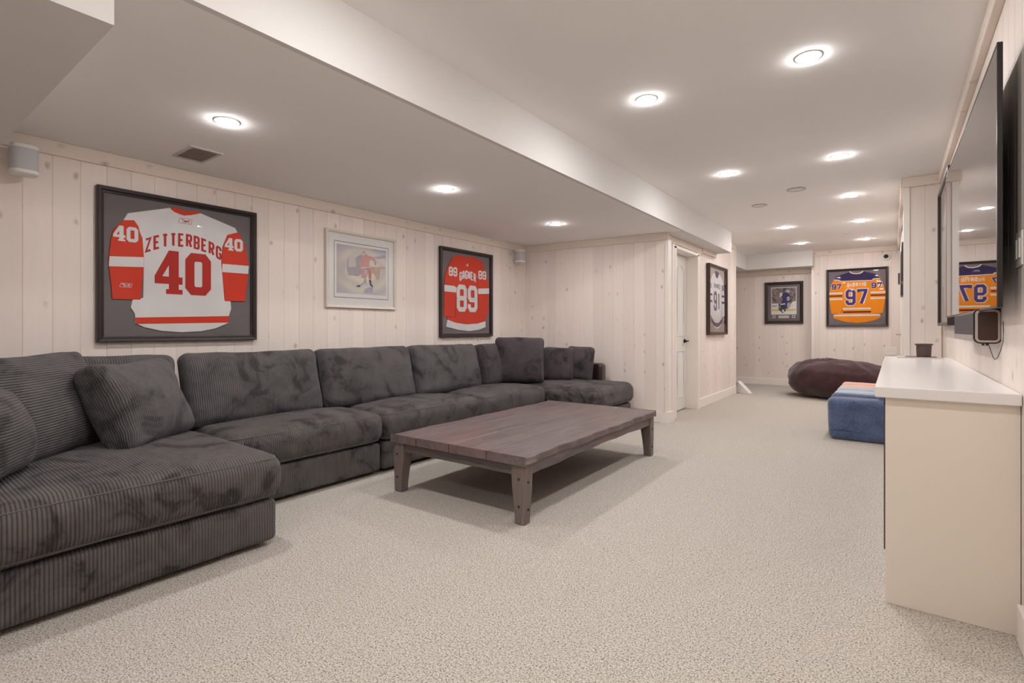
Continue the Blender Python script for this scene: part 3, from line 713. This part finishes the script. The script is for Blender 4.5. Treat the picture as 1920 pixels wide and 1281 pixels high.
# --- red jersey with white stripes
m89 = dict(
  body=[(-0.085,0.43),(-0.006,0.417),(0.067,0.424),(0.114,0.444),(0.275,0.403),(0.232,0.271),(0.211,0.16),(0.211,0.023),(0.225,-0.263),(0.347,-0.26),(0.347,-0.316),(0.204,-0.345),(0.013,-0.355),(-0.168,-0.337),(-0.304,-0.302),(-0.304,-0.273),(-0.174,-0.27),(-0.168,0.028),(-0.155,0.15),(-0.224,0.393)],
  hem=[(-0.304,-0.301),(-0.168,-0.335),(0.013,-0.352),(0.204,-0.34),(0.347,-0.311),(0.35,-0.381),(0.232,-0.413),(0.053,-0.431),(-0.117,-0.417),(-0.243,-0.395),(-0.326,-0.38)],
  sl=[(-0.224,0.393),(-0.155,0.279),(-0.149,0.15),(-0.165,0.011),(-0.187,-0.27),(-0.358,-0.269),(-0.355,0.067),(-0.34,0.194),(-0.292,0.292)],
  sr=[(0.275,0.403),(0.339,0.29),(0.39,0.192),(0.412,0.082),(0.393,-0.257),(0.225,-0.265),(0.211,0.023),(0.211,0.178),(0.232,0.28)],
  sls=[(-0.355,0.077),(-0.206,0.075),(-0.165,0.062),(-0.165,0.004),(-0.355,0.006)],
  srs=[(0.208,0.071),(0.412,0.087),(0.412,0.021),(0.211,0.007)])
t = framed('framed_jersey', 'dark framed red hockey jersey with white number 89 on the left wall', 'framed jersey', (XL, 4.402, 1.474), LW, .885, .985, 'frame', 'mat_mauve', group=GJ)
sh = -.022
def shf(p): return [(x+sh, y) for x, y in p]
j = jersey(t, shf(m89['body']), (shf(m89['sl']), shf(m89['sr'])), 'j_red', 'j_red')
bevel(MB().poly(shf(m89['hem']), .0106, .0186).build('hem', M['j_white'], j), .002)
for k in ('sls', 'srs'): MB().poly(shf(m89[k]), ZT).build('sleeve_stripe', M['j_white'], j)
mb = MB(); text(mb, '89', -.178, .177, -.208, .098, .052, .0184, .10); mb.build('number', M['j_white'], j)
mb = MB(); text(mb, 'GAGNER', -.135, .150, .168, .266, .0165, .0184, .14, .035); mb.build('name_letters', M['j_white'], j)
mb = MB(); text(mb, '89', -.308, -.172, .182, .284, .020, ZT+.0004, .08); mb.build('sleeve_number', M['j_white'], j)
mb = MB(); text(mb, '89', .190, .334, .184, .286, .020, ZT+.0004, .08); mb.build('sleeve_number', M['j_white'], j)
mb = MB()
for k, (a, hh) in enumerate(((-.022, .012), (-.006, .024), (.010, .036))):
    mb.poly([(a, .317), (a+.012, .317), (a+.012-.012*hh/.036, .317+hh), (a-.010*hh/.036+.002, .317+hh*.78)], .0184)
mb.build('maker_mark', M['j_white'], j)
mb = MB(); mb.ribbon([(.06, -.062), (.085, -.054), (.10, -.062), (.125, -.056), (.14, -.060)], .0018, .0187); mb.ribbon([(.075, .055), (.10, .058), (.12, .054)], .0016, .0187); mb.build('signature', M['dark_mark'], j)
# --- orange jersey on the far wall
m97 = dict(
  yoke=[(-0.1,0.447),(-0.3,0.376),(-0.329,0.323),(-0.242,0.311),(-0.236,0.29),(0.225,0.28),(0.236,0.31),(0.322,0.311),(0.279,0.386),(0.095,0.445),(0.051,0.407),(-0.038,0.407)],
  body=[(-0.242,0.304),(0.225,0.291),(0.214,0.12),(0.198,-0.011),(0.214,-0.196),(0.247,-0.276),(0.332,-0.291),(0.337,-0.356),(0.225,-0.407),(0.117,-0.433),(0.006,-0.441),(-0.139,-0.424),(-0.242,-0.396),(-0.34,-0.354),(-0.334,-0.299),(-0.242,-0.294),(-0.196,-0.214),(-0.202,-0.024),(-0.23,0.195)],
  sl=[(-0.329,0.32),(-0.242,0.307),(-0.208,0.139),(-0.196,-0.037),(-0.196,-0.186),(-0.242,-0.291),(-0.369,-0.278),(-0.393,-0.058),(-0.399,0.079),(-0.375,0.229)],
  sr=[(0.236,0.306),(0.327,0.305),(0.374,0.204),(0.401,0.099),(0.404,-0.019),(0.369,-0.278),(0.247,-0.283),(0.209,-0.17),(0.198,-0.011),(0.22,0.173)])
t = framed('framed_jersey', 'dark framed orange hockey jersey with purple number 97 on the far wall', 'framed jersey', (-.516, YF, 1.612), FW, .885, 1.005, 'frame', 'mat_mauve', group=GJ)
j = jersey(t, m97['body'], (m97['sl'], m97['sr']), 'j_orange', 'j_orange')
bevel(MB().poly(m97['yoke'], .0106, .0206).build('yoke', M['j_navy'], j), .002)
for nm, k, x0, x1, y0, y1, mm_, zz in (('sleeve_stripe', 0, -.396, -.2, .068, .097, 'j_cream', ZT), ('sleeve_stripe', 0, -.399, -.203, .025, .046, 'j_maroon', ZT), ('sleeve_stripe', 0, -.394, -.2, -.034, -.005, 'j_cream', ZT),
        ('sleeve_stripe', 0, .2, .403, .063, .092, 'j_cream', ZT), ('sleeve_stripe', 0, .2, .402, .018, .041, 'j_maroon', ZT), ('sleeve_stripe', 0, .198, .401, -.034, -.008, 'j_cream', ZT),
        ('body_stripe', 0, -.197, .204, -.208, -.178, 'j_cream', .0184), ('body_stripe', 0, -.195, .204, -.262, -.236, 'j_maroon', .0184), ('hem_stripe', 0, -.333, .330, -.322, -.289, 'j_cream', .0207)):
    MB().poly([(x0, y0), (x1, y0), (x1, y1), (x0, y1)], zz).build(nm, M[mm_], j)
mb = MB(); mb.ribbon([(-.1, .452), (-.066, .422), (-.005, .408), (.058, .415), (.097, .447)], .016, .0210); mb.build('collar', M['j_cream'], j)
mb = MB(); mb.ribbon([(-.33, .322), (-.242, .309), (-.236, .291), (.225, .283), (.238, .308), (.325, .311)], .012, .0212); mb.build('yoke_piping', M['j_cream'], j)
mb = MB(); text(mb, '97', -.170, .168, -.142, .156, .070, .0184, .05); mb.build('number_outline', M['j_cream'], j)
mb = MB(); text(mb, '97', -.158, .156, -.130, .144, .046, .0188, .13); mb.build('number', M['j_blue'], j)
mb = MB(); text(mb, 'McDAVID', -.134, .138, .190, .257, .0135, .0184, .26); mb.build('name_letters', M['j_cream'], j)
for x0, x1 in ((-.363, -.219), (.209, .359)):
    mb = MB(); text(mb, '97', x0-.004, x1+.004, .143, .250, .034, ZT+.0003, .08); mb.build('sleeve_number_outline', M['j_cream'], j)
    mb = MB(); text(mb, '97', x0, x1, .148, .245, .022, ZT+.0007, .14); mb.build('sleeve_number', M['j_blue'], j)
# --- white and navy jersey beside the door
t = framed('framed_jersey', 'brown framed white hockey jersey with navy number 91 beside the door', 'framed jersey', (XD, 7.86, 1.490), LW, .955, 1.01, 'frame_br', 'mat_pink', depth=.055, group=GJ, inner='frame_br')
bd = [(-.10, .41), (-.25, .36), (-.27, .10), (-.25, -.22), (-.29, -.27), (-.28, -.33), (-.16, -.40), (0, -.425), (.16, -.40), (.28, -.33), (.29, -.27), (.25, -.22), (.27, .10), (.25, .36), (.10, .41), (0, .36)]
sl = [(-.25, .36), (-.34, .27), (-.41, .08), (-.42, -.22), (-.26, -.24), (-.25, .05), (-.24, .22)]
j = jersey(t, bd, (sl, [(-x, y) for x, y in sl]), 'j_white', 'j_white')
MB().poly([(-.11, .408), (-.06, .43), (.06, .43), (.11, .408), (.06, .345), (0, .325), (-.06, .345)], .0106, .0195).build('collar', M['j_mblue'], j)
MB().poly([(-.288, -.25), (-.15, -.315), (0, -.335), (.15, -.315), (.288, -.25), (.285, -.315), (.15, -.375), (0, -.395), (-.15, -.375), (-.285, -.315)], .0184).build('hem_stripe', M['j_mblue'], j)
for s_ in (-1, 1):
    for y in (.075, -.02):
        xs_ = sorted((s_*.25, s_*.415)); MB().poly([(xs_[0], y-.016), (xs_[1], y-.016), (xs_[1], y+.016), (xs_[0], y+.016)], ZT).build('sleeve_stripe', M['j_mblue'], j)
    xs_ = sorted((s_*.27, s_*.385)); mb = MB(); text(mb, '91', xs_[0], xs_[1], .155, .245, .022, ZT+.0004, .12); mb.build('sleeve_number', M['j_mblue'], j)
mb = MB(); text(mb, 'TAVARES', -.165, .165, .175, .245, .013, .0184, .24); mb.build('name_letters', M['j_mblue'], j)
mb = MB(); text(mb, '91', -.165, .19, -.155, .130, .052, .0184, .12); mb.build('number', M['j_mblue'], j)

# ------------------------------------------------------------------ skater print in a cream frame
m, nt, b = mat('painted_rink'); b.inputs['Roughness'].default_value = .8
tc = N(nt, 'ShaderNodeTexCoord'); v = tc.outputs['Object']
mp = mapping(nt, v, (1.0, 1.5, 1)); wv = N(nt, 'ShaderNodeTexWave', wave_type='RINGS', rings_direction='Z'); wv.inputs['Scale'].default_value = 2.2; wv.inputs['Distortion'].default_value = 5; wv.inputs['Detail'].default_value = 3
L(nt, mp, wv.inputs['Vector']); sp = N(nt, 'ShaderNodeSeparateXYZ'); L(nt, v, sp.inputs[0])
gx = ramp(nt, math_(nt, 'ADD', math_(nt, 'MULTIPLY', sp.outputs[0], 1.7), .5), [(.04, (.40, .37, .41)), (.25, (.76, .71, .58)), (.5, (.86, .80, .66)), (.95, (.70, .64, .62))])
gy = ramp(nt, math_(nt, 'ADD', math_(nt, 'MULTIPLY', sp.outputs[1], 1.9), .5), [(.08, (.66, .64, .70)), (.3, (.84, .80, .62)), (.55, (.80, .70, .58)), (.75, (.84, .76, .66)), (.97, (.50, .47, .56))])
cc = mixc(nt, .5, gx, gy); cc = mixc(nt, math_(nt, 'MULTIPLY', wv.outputs['Color'], .42), cc, (.52, .49, .58))
L(nt, cc, b.inputs['Base Color']); M['paint'] = m
M['p_pink'] = plain('print_salmon', (.70, .38, .35), .8, tex=.2, scale=40); M['p_red'] = plain('print_red', (.60, .25, .22), .8, tex=.2, scale=40)
M['p_grey'] = plain('print_grey', (.47, .43, .46), .8, tex=.2, scale=40); M['p_dark'] = plain('print_dark', (.10, .09, .09), .8); M['p_cream'] = plain('print_cream', (.68, .60, .54), .8, tex=.1)
M['p_tan'] = plain('print_tan', (.62, .47, .37), .8, tex=.25, scale=40); M['p_lilac'] = plain('print_lilac', (.50, .47, .56), .8, tex=.2, scale=30)
t = framed('framed_print', 'cream framed print of a skater in red with wide white mat', 'picture', (XL, 2.962, 1.600), LW, .772, .684, 'frame_w', 'mat_white', depth=.030, face=.024, lip=False)
MB().ring(.600, .500, [(0, .0102), (.004, .0106), (.0045, .0102)]).build('mat_line', M['p_dark'], t)
pr = MB().poly([(-.275, -.210), (.275, -.210), (.275, .222), (-.275, .222)], .0108).build('print', M['paint'], t)
def pp(pts, m, z=.0111):
    def mp_(x, y):
        t0 = 270+(x-270)*.137; b0 = 985+(x-270)*.065
        return ((x-617)/695*.55, .222-.432*(y-t0)/(b0-t0))
    return MB().poly([mp_(x, y) for x, y in pts], z).build('print_shape', M[m], pr)
pp([(640, 400), (700, 610), (560, 740), (420, 730), (400, 600), (420, 470), (500, 480), (560, 440)], 'p_grey', .0110)
pp([(430, 480), (470, 450), (520, 480), (530, 600), (420, 610)], 'p_cream', .01105)
pp([(700, 600), (960, 600), (930, 640), (880, 640), (860, 780), (820, 800), (780, 700), (740, 690)], 'p_tan')
pp([(720, 340), (960, 360), (955, 395), (800, 370)], 'p_lilac'); pp([(780, 455), (955, 425), (955, 470), (850, 490)], 'p_lilac')
pp([(630, 990), (650, 930), (720, 900), (770, 900), (760, 990)], 'p_lilac')
pp([(612, 440), (655, 405), (700, 440), (780, 455), (815, 520), (812, 580), (790, 580), (780, 510), (715, 500), (710, 600), (590, 600), (585, 530)], 'p_pink', .0114)
pp([(605, 400), (625, 372), (650, 380), (655, 420), (630, 445), (610, 435)], 'p_cream', .0116); pp([(608, 398), (625, 370), (652, 380), (655, 400)], 'p_grey', .0118)
pp([(582, 605), (710, 600), (715, 620), (590, 630)], 'p_cream', .0116)
pp([(595, 630), (660, 625), (650, 775), (605, 770)], 'p_pink', .0114); pp([(660, 625), (715, 620), (742, 700), (738, 790), (705, 785), (700, 700)], 'p_red', .0114)
pp([(640, 775), (668, 785), (672, 865), (655, 850)], 'p_grey', .0114); pp([(705, 795), (738, 795), (742, 850), (768, 890), (765, 905), (725, 880)], 'p_dark', .0114)
pp([(690, 610), (708, 620), (640, 850), (590, 885), (585, 898), (535, 898), (535, 878), (580, 872), (625, 835)], 'p_grey', .0119)
pp([(535, 878), (585, 872), (585, 900), (535, 900)], 'p_dark', .0120)

# ------------------------------------------------------------------ hockey photograph in a dark frame
m, nt, b = mat('crowd_print'); b.inputs['Roughness'].default_value = .7
tc = N(nt, 'ShaderNodeTexCoord'); f = noise(nt, tc.outputs['Object'], 38, 4, .7)
L(nt, ramp(nt, f, [(.35, (.05, .035, .035)), (.5, (.25, .18, .17)), (.62, (.40, .32, .30)), (.7, (.12, .08, .09))]), b.inputs['Base Color']); M['crowd'] = m
M['yellow'] = plain('print_yellow', (.72, .58, .16), .7); M['p_white'] = plain('print_white', (.80, .78, .76), .7); M['p_navy'] = plain('print_navy', (.05, .045, .14), .7, tex=.3, scale=60)
t = framed('framed_photo', 'dark framed hockey game photograph on the recessed far wall', 'picture', (-1.66, YFL-T-.001, 1.563), FW, .645, .785, 'frame', 'mat_mauve', depth=.04, face=.045)
MB().ring(.47, .60, [(0, .0102), (.004, .013), (.008, .0104)]).build('mat_line', M['silver'], t)
MB().ring(.426, .512, [(0, .0102), (0, .0135), (.012, .0135), (.012, .0104)]).build('photo_border', M['p_white'], t).location = (0, .035, 0)
pr = MB().poly([(-.202, -.21), (.202, -.21), (.202, .28), (-.202, .28)], .0108).build('photo_print', M['crowd'], t)
def ph(pts, m, z=.0112): return MB().poly(pts, z).build('print_shape', M[m], pr)
ph([(-.201, -.209), (.201, -.209), (.201, -.155), (-.201, -.155)], 'p_white'); ph([(-.201, -.155), (.201, -.155), (.201, -.118), (-.201, -.118)], 'yellow')
ph([(-.201, -.118), (-.09, -.118), (-.09, -.01), (-.201, -.01)], 'p_white')
mb = MB(); text(mb, 'oor', -.195, -.105, -.075, -.03, .008, .0114, .3); mb.build('print_shape', M['p_dark'], pr)
ph([(.07, -.118), (.201, -.118), (.201, .03), (.15, .02), (.12, -.02)], 'p_white', .0113)
ph([(-.03, .17), (.02, .20), (.07, .19), (.11, .13), (.11, .02), (.06, 0), (.05, -.10), (0, -.12), (-.05, -.09), (-.04, 0), (-.02, .06)], 'p_navy', .0116)
ph([(.02, .21), (.05, .245), (.10, .235), (.11, .20), (.07, .18)], 'p_lilac', .0118)
ph([(-.02, .255), (0, .285), (.04, .28), (.04, .22), (0, .215)], 'p_dark', .0117)
ph([(-.07, .10), (-.03, .13), (-.02, .18), (-.06, .19)], 'p_white', .0117)
ph([(-.05, -.02), (.02, -.01), (.03, -.03), (-.05, -.04)], 'p_white', .0119)
ph([(-.06, -.09), (-.02, -.11), (.03, -.12), (.04, -.15), (-.02, -.20), (-.06, -.15), (-.09, -.13)], 'p_dark', .0115)
ph([(-.03, -.13), (0, -.13), (.01, -.17), (-.02, -.185)], 'p_white', .0117)
ph([(.06, -.09), (.11, -.09), (.12, -.03), (.08, 0), (.06, -.03)], 'p_grey', .0117)
mb = MB(); mb.poly([(0, 0), (.001, 0), (.001, .001)], .0116); text(mb, '0', .055, .095, .04, .11, .013, .0121); mb.build('print_shape', M['p_white'], pr)
for x in (-.165, .165):
    q = MB().poly([(x-.025, -.285), (x+.025, -.285), (x+.025, -.235), (x-.025, -.235)], .0112).build('badge', M['p_white'], t)
    MB().cyl((x, -.26, .0113), .016, .0006, 12).build('badge_mark', M['p_dark'], q)
MB().poly([(-.09, -.29), (.09, -.29), (.09, -.237), (-.09, -.237)], .0112, .0122).build('name_plate', M['p_cream'], t)

# ------------------------------------------------------------------ right wall: picture, television, sound bar, switches
t = framed('framed_jersey', 'slim dark framed picture between the television and the pillar, seen edge-on', 'picture', (XR, 5.33, 1.672), RW, 1.02, 1.15, 'frame', 'mat_pink', depth=.048, group=GJ, inner='silver')
bd2 = [(x*1.02, y*1.05) for x, y in bd]; jersey(t, bd2, ([(x*1.02, y*1.05) for x, y in sl], [(-x*1.02, y*1.05) for x, y in sl]), 'j_white', 'j_white')
for (y, z0, z1, wd, lab) in ((6.42, 1.53, 1.91, .42, 'dark picture frame seen edge-on just past the pillar'), (7.30, 1.44, 1.93, .40, 'dark picture frame seen edge-on, second past the pillar')):
    t = framed('picture_frame', lab, 'picture', (XP, y, (z0+z1)/2), RW, wd, z1-z0, 'frame', 'mat_mauve', depth=.022, face=.03, lip=False)
TW, TH2 = 1.95, .925
tv = thing('television', 'large flat television on the right wall mirroring the orange jersey', 'television', (.287, 3.415, 1.607), (R(90), 0, R(-90)+R(.40)))
bevel(MB().box((-TW/2, -TH2/2, -.010), (TW/2, TH2/2, .004)).build('casing', M['black'], tv), .003)
MB().ring(TW, TH2, [(0, .0), (0, .006), (.007, .006), (.0075, .004)]).build('bezel', M['frame'], tv)
MB().add([(-TW/2+.006, -TH2/2+.006, .005), (TW/2-.006, -TH2/2+.006, .005), (TW/2-.006, TH2/2-.006, .005), (-TW/2+.006, TH2/2-.006, .005)], [(0, 1, 2, 3)]).build('screen', M['screen'], tv)
MB().box((-.35, -.25, -.062), (.35, .25, -.009)).build('wall_bracket', M['black'], tv)
sb = thing('sound_bar', 'long dark sound bar with rounded rectangular end below the television', 'speaker', (.314, 3.36, 1.082))
def rr(w_, h_, r, n=6):
    out = []
    for sx, sy, a0 in ((1, 1, 0), (-1, 1, 90), (-1, -1, 180), (1, -1, 270)):
        for k in range(n+1):
            a = R(a0+90*k/n); out.append((sx*(w_/2-r)+r*math.cos(a), sy*(h_/2-r)+r*math.sin(a)))
    return out
def prism_y(mb, prof, y0, y1):
    n = len(prof); vs = [(x, y0, z) for x, z in prof]+[(x, y1, z) for x, z in prof]
    return mb.add(vs, [(i, (i+1) % n, n+(i+1) % n, n+i) for i in range(n)]+[tuple(range(n))[::-1], tuple(range(n, 2*n))])
prism_y(MB(), rr(.080, .138, .018), -.45, .45).build('body', M['sb_front'], sb)
MB().box((-.0412, -.44, -.066), (-.0395, .44, -.038)).build('front_strip', M['silver'], sb)
MB().cyl((-.0416, .25, -.052), .005, .0006, 12, axis=0).build('badge', M['plastic_w'], sb)
prism_y(MB(), rr(.090, .148, .024), -.456, -.440).build('end_shell', M['black'], sb)
prof = rr(.079, .137, .018); p2 = rr(.062, .120, .011)
n = len(prof); vs = [(x, -.4555, z) for x, z in prof]+[(x, -.462, z) for x, z in [(a*.985, b_*.985) for a, b_ in prof]]+[(x, -.463, z) for x, z in p2]+[(x, -.459, z) for x, z in p2]
MB().add(vs, [(k*n+i, k*n+(i+1) % n, (k+1)*n+(i+1) % n, (k+1)*n+i) for k in range(3) for i in range(n)]).build('end_rim', M['sb_rim'], sb)
prism_y(MB(), rr(.063, .121, .012), -.4605, -.45).build('end_cap', M['sb_cap'], sb)
MB().box((.02, -.3, -.05), (.057, .3, .04)).build('wall_bracket', M['black'], sb)
for k in (-.012, .0): MB().box((k-.004, -.445, -.082), (k+.003, -.43, -.066)).build('hook', M['black'], sb)
tag(MB().tube([(.318, 2.93, 1.013), (.322, 2.90, .985), (.327, 2.875, .955), (.330, 2.85, .945), (.335, 2.82, .955), (.340, 2.79, .985), (.345, 2.775, 1.02), (.348, 2.79, 1.06), (.352, 2.83, 1.10)], .0014, 6).build('cable', M['black'], smooth=True), 'thin black cable looping below the sound bar end', 'cable')
for y, z, l in ((2.50, 1.35, 'white wall switch plate at the right edge of the view'),):
    t = thing('light_switch', l, 'switch', (XR, y, z), RW)
    bevel(MB().box((-.060, -.06, 0), (.060, .06, .006)).build('plate', M['plastic_w'], t), .003)
    for xx in (-.026, .026): bevel(MB().box((xx-.017, -.034, .006), (xx+.017, .034, .010)).build('rocker', M['plastic_w'], t), .002)
    for yy in (-.048, .048): MB().cyl((0, yy, .006), .003, .0008, 8).build('screw', M['silver'], t)

# ------------------------------------------------------------------ counter unit and what stands on it
cb = thing('media_cabinet', 'white media cabinet with pale top below the television', 'cabinet', (.16, 3.83, 0))
Y0, Y1 = 2.478-3.83, 5.20-3.83
bevel(MB().box((-.185, Y0+.02, .0), (.193, Y1, .802)).build('body', M['counter'], cb), .002)
bevel(MB().box((-.187, Y0, .0), (.193, Y0+.019, .802)).build('end_panel', M['counter_end'], cb), .002)
bevel(MB().box((-.220, Y0-.028, .804), (.193, Y1+.02, .846)).build('worktop', M['counter'], cb), .004)
for i in range(4):
    a = Y0+.024+i*.672
    d_ = bevel(MB().box((-.192, a, .20), (-.1855, a+.665, .785)).build('cabinet_door', M['black'] if False else M['dark_mark'], cb), .001)
    MB().cyl((-.198, a+(.60 if i % 2 == 0 else .06), .66), .009, .008, 12, axis=0).build('knob', M['silver'], d_)
tr = thing('tray', 'thin pale tray at the far end of the white cabinet top', 'tray', (.155, 5.08, .846))
bevel(MB().box((-.135, -.10, 0), (.135, .10, .008)).build('tray_base', M['tray'], tr), .002)
MB().box((-.085, -.085, .0082), (.105, .085, .0095)).build('tray_mat', M['black'], tr)
pt = thing('plant_pot', 'small brown pot with a rim standing on the pale tray', 'pot', (.185, 5.06, .8555))
p_ = MB().lathe((0, 0, 0), [(.001, 0), (.044, 0), (.047, .06), (.048, .088), (.056, .090), (.056, .100), (.050, .101), (.046, .085), (.001, .083)], 32); p_.smooth = True
o = p_.build('pot_body', M['pot'], pt); md = o.modifiers.new('e', 'EDGE_SPLIT'); md.split_angle = R(40)

# ------------------------------------------------------------------ wall speakers, camera, small fittings
def speaker(loc, yaw, label):
    t = thing('wall_speaker', label, 'speaker', loc, (0, 0, yaw), 'white wall speakers')
    def prof(w_, d_, n=28, k=3.2):
        return [(math.copysign(abs(math.cos(2*P*i/n))**(2/k), math.cos(2*P*i/n))*w_/2, math.copysign(abs(math.sin(2*P*i/n))**(2/k), math.sin(2*P*i/n))*d_/2) for i in range(n)]
    def stack(rows):
        mb = MB(); vs = []; fs = []; n = 28
        for s_, z in rows: vs += [(x, y, z) for x, y in prof(.118*s_, .118*s_)]
        for k in range(len(rows)-1):
            for i in range(n): fs.append((k*n+i, k*n+(i+1) % n, (k+1)*n+(i+1) % n, (k+1)*n+i))
        fs += [tuple(range(n))[::-1], tuple((len(rows)-1)*n+i for i in range(n))]
        mb.smooth = True; return mb.add(vs, fs)
    for nm, rows, m in (('bottom_cap', [(.88, 0), (.97, .003), (1, .010), (1, .020)], 'plastic_w'), ('grille', [(.992, .020), (.992, .138)], 'grille'), ('top_cap', [(1, .138), (1, .150), (.97, .158), (.88, .161)], 'plastic_w')):
        o = stack(rows).build(nm, M[m], t); md = o.modifiers.new('e', 'EDGE_SPLIT'); md.split_angle = R(50)
    MB().box((-.028, .058, .05), (.028, .068, .12)).cyl((0, .06, .085), .012, .05, 12, axis=1).box((-.03, .105, .04), (.03, .116, .13)).build('bracket', M['plastic_w'], t)
    return t
speaker((-3.825, .650, 1.915), R(90), 'white wall speaker with grey grille at the upper left, below the duct box')
speaker((-3.825, 5.30, 1.917), R(90), 'small white wall speaker in the far corner of the alcove')
tag(MB().tube([(-3.875, 5.33, 1.93), (-3.90, 5.345, 1.88), (-3.92, 5.35, 1.82), (-3.915, 5.34, 1.76), (-3.925, 5.32, 1.72)], .004, 6).build('cable', M['plastic_w'], smooth=True), 'white speaker cable hanging in the alcove corner', 'cable')
tag(MB().tube([(-3.875, .58, 2.00), (-3.90, .55, 2.03), (-3.92, .52, 2.06), (-3.92, .46, 2.02), (-3.91, .44, 1.97)], .004, 6).build('cable', M['plastic_w'], smooth=True), 'white cable behind the upper left wall speaker', 'cable')
cm = thing('security_camera', 'round white camera with black lens near the far ceiling corner', 'camera', (-.105, YF, 2.283), FW)
k = MB().lathe((0, 0, 0), [(.058, 0), (.062, .012), (.062, .03), (.057, .036), (.001, .037)], 24); k.smooth = True; k.build('mount', M['plastic_w'], cm)
k = MB().lathe((0, 0, 0), [(.034, .037), (.032, .050), (.022, .060), (.001, .064)], 24); k.smooth = True; k.build('lens_dome', M['black'], cm)
t = thing('wall_plate', 'pale blank cover plate low on the far wall', 'plate', (-.04, YF, .70), FW)
bevel(MB().box((-.085, -.07, 0), (.085, .07, .006)).build('plate', M['trim'], t), .003)
for xx in (-.06, .06): MB().cyl((xx, 0, .006), .004, .001, 8).build('screw', M['silver'], t)
t = thing('thermostat', 'small dark framed wall control near the far right corner', 'control', (XP, 9.75, 1.83), RW)
MB().ring(.16, .165, [(0, 0), (0, .032), (.012, .032), (.012, .004)]).build('frame', M['black'], t); MB().box((-.068, -.07, .001), (.068, .07, .026)).build('face', M['plastic_w'], t)

# ------------------------------------------------------------------ soft seats at the far end
def plush_chair(x, y, m, label):
    t = thing('plush_chair', label, 'chair', (x, y, 0), group='children\'s plush chairs in a row')
    def wob(sd, a=.012):
        def f(q, h): 
            q = q.copy(); n_ = Vector((q.x*7+sd, q.y*7, q.z*7)); q += Vector((mnoise.noise(n_), mnoise.noise(n_+Vector((9, 0, 0))), mnoise.noise(n_+Vector((0, 9, 0)))))*a
            q.x += .02*(q.z/h[2])*-.4; return q
        return f
    for s_, sd in ((-1, 1), (1, 4)):
        a = MB().rbox((.56, .15, .398), .055, (12, 4, 10), (0, s_*.21, .201), 0, wob(sd+x, .008)).build('arm', M[m], t)
        pts = [(-.285+.02*math.cos(i), s_*.287, .10+.012*math.sin(i*.35)) for i in range(0, 1)]
        MB().tube([(-.262+.045*i, s_*.285-.0*i, .098+.008*math.sin(i*.6)) for i in range(12)], .004, 6).build('seam', M[m], a, smooth=True)
    MB().rbox((.53, .32, .374), .05, (10, 6, 6), (-.02, 0, .19), 0, wob(7, .005)).build('seat', M[m], t)
    MB().rbox((.16, .50, .52), .07, (4, 10, 10), (.200, 0, .262), 0, wob(9, .008)).build('backrest', M[m], t)
    return t
plush_chair(-.240, 6.12, 'blue', 'blue fleece child chair nearest, half hidden by the white cabinet')
plush_chair(-.240, 6.80, 'ltblue', 'pale blue fleece child chair just behind the darker blue one')
plush_chair(-.240, 7.48, 'pink', 'pink fleece child chair behind the pale blue one')
def bean():
    n, mm_ = 72, 40; vs = []; fs = []
    for i in range(mm_+1):
        ph_ = P*i/mm_
        for k in range(n):
            a = 2*P*k/n; sx = math.sin(ph_)**.62; z = math.cos(ph_)
            z = math.copysign(abs(z)**.85, z)
            x = .695*sx*math.cos(a); y = .58*sx*math.sin(a)
            q = Vector((x*3.1, y*3.1, z*1.1)); nz = mnoise.noise(q)*.05+mnoise.noise(q*2.7)*.03
            ridge = .045*(1-abs(mnoise.noise(Vector((x*2.2+3, y*6, 1.5)))*2.2))*max(0, z)
            zz = .285+.285*z*(1+nz*1.6)+ridge
            zz -= .05*math.exp(-((x-.25)**2+y*y)/.06)*max(0, z)
            vs.append((x*(1+nz), y*(1+nz), max(.004, zz)))
    for i in range(mm_):
        for k in range(n): fs.append((i*n+k, (i+1)*n+k, (i+1)*n+(k+1) % n, i*n+(k+1) % n))
    mb = MB(); mb.smooth = True; return mb.add(vs, fs)
bb = bean().build('bean_bag', M['bean'], loc=(-.70, 9.44, 0))
tag(bb, 'huge dark aubergine bean bag slumped on the carpet at the far end', 'bean bag')
# white skirting offcut leaning at the end of the door wall
pk = tag(MB().add([(0, 0, 0), (.20, -.10, 0), (.20, -.10, .022), (.0, 0, .20), (.03, .09, 0), (.23, -.01, 0), (.23, -.01, .022), (.03, .09, .20)],
     [(0, 1, 2, 3), (7, 6, 5, 4), (3, 2, 6, 7), (1, 5, 6, 2), (0, 3, 7, 4), (0, 4, 5, 1)]).build('wedge_board', M['plastic_w'], loc=(-2.09, 9.10, 0)), 'white sloping board on the carpet at the end of the door wall', 'board')
bevel(pk, .004)
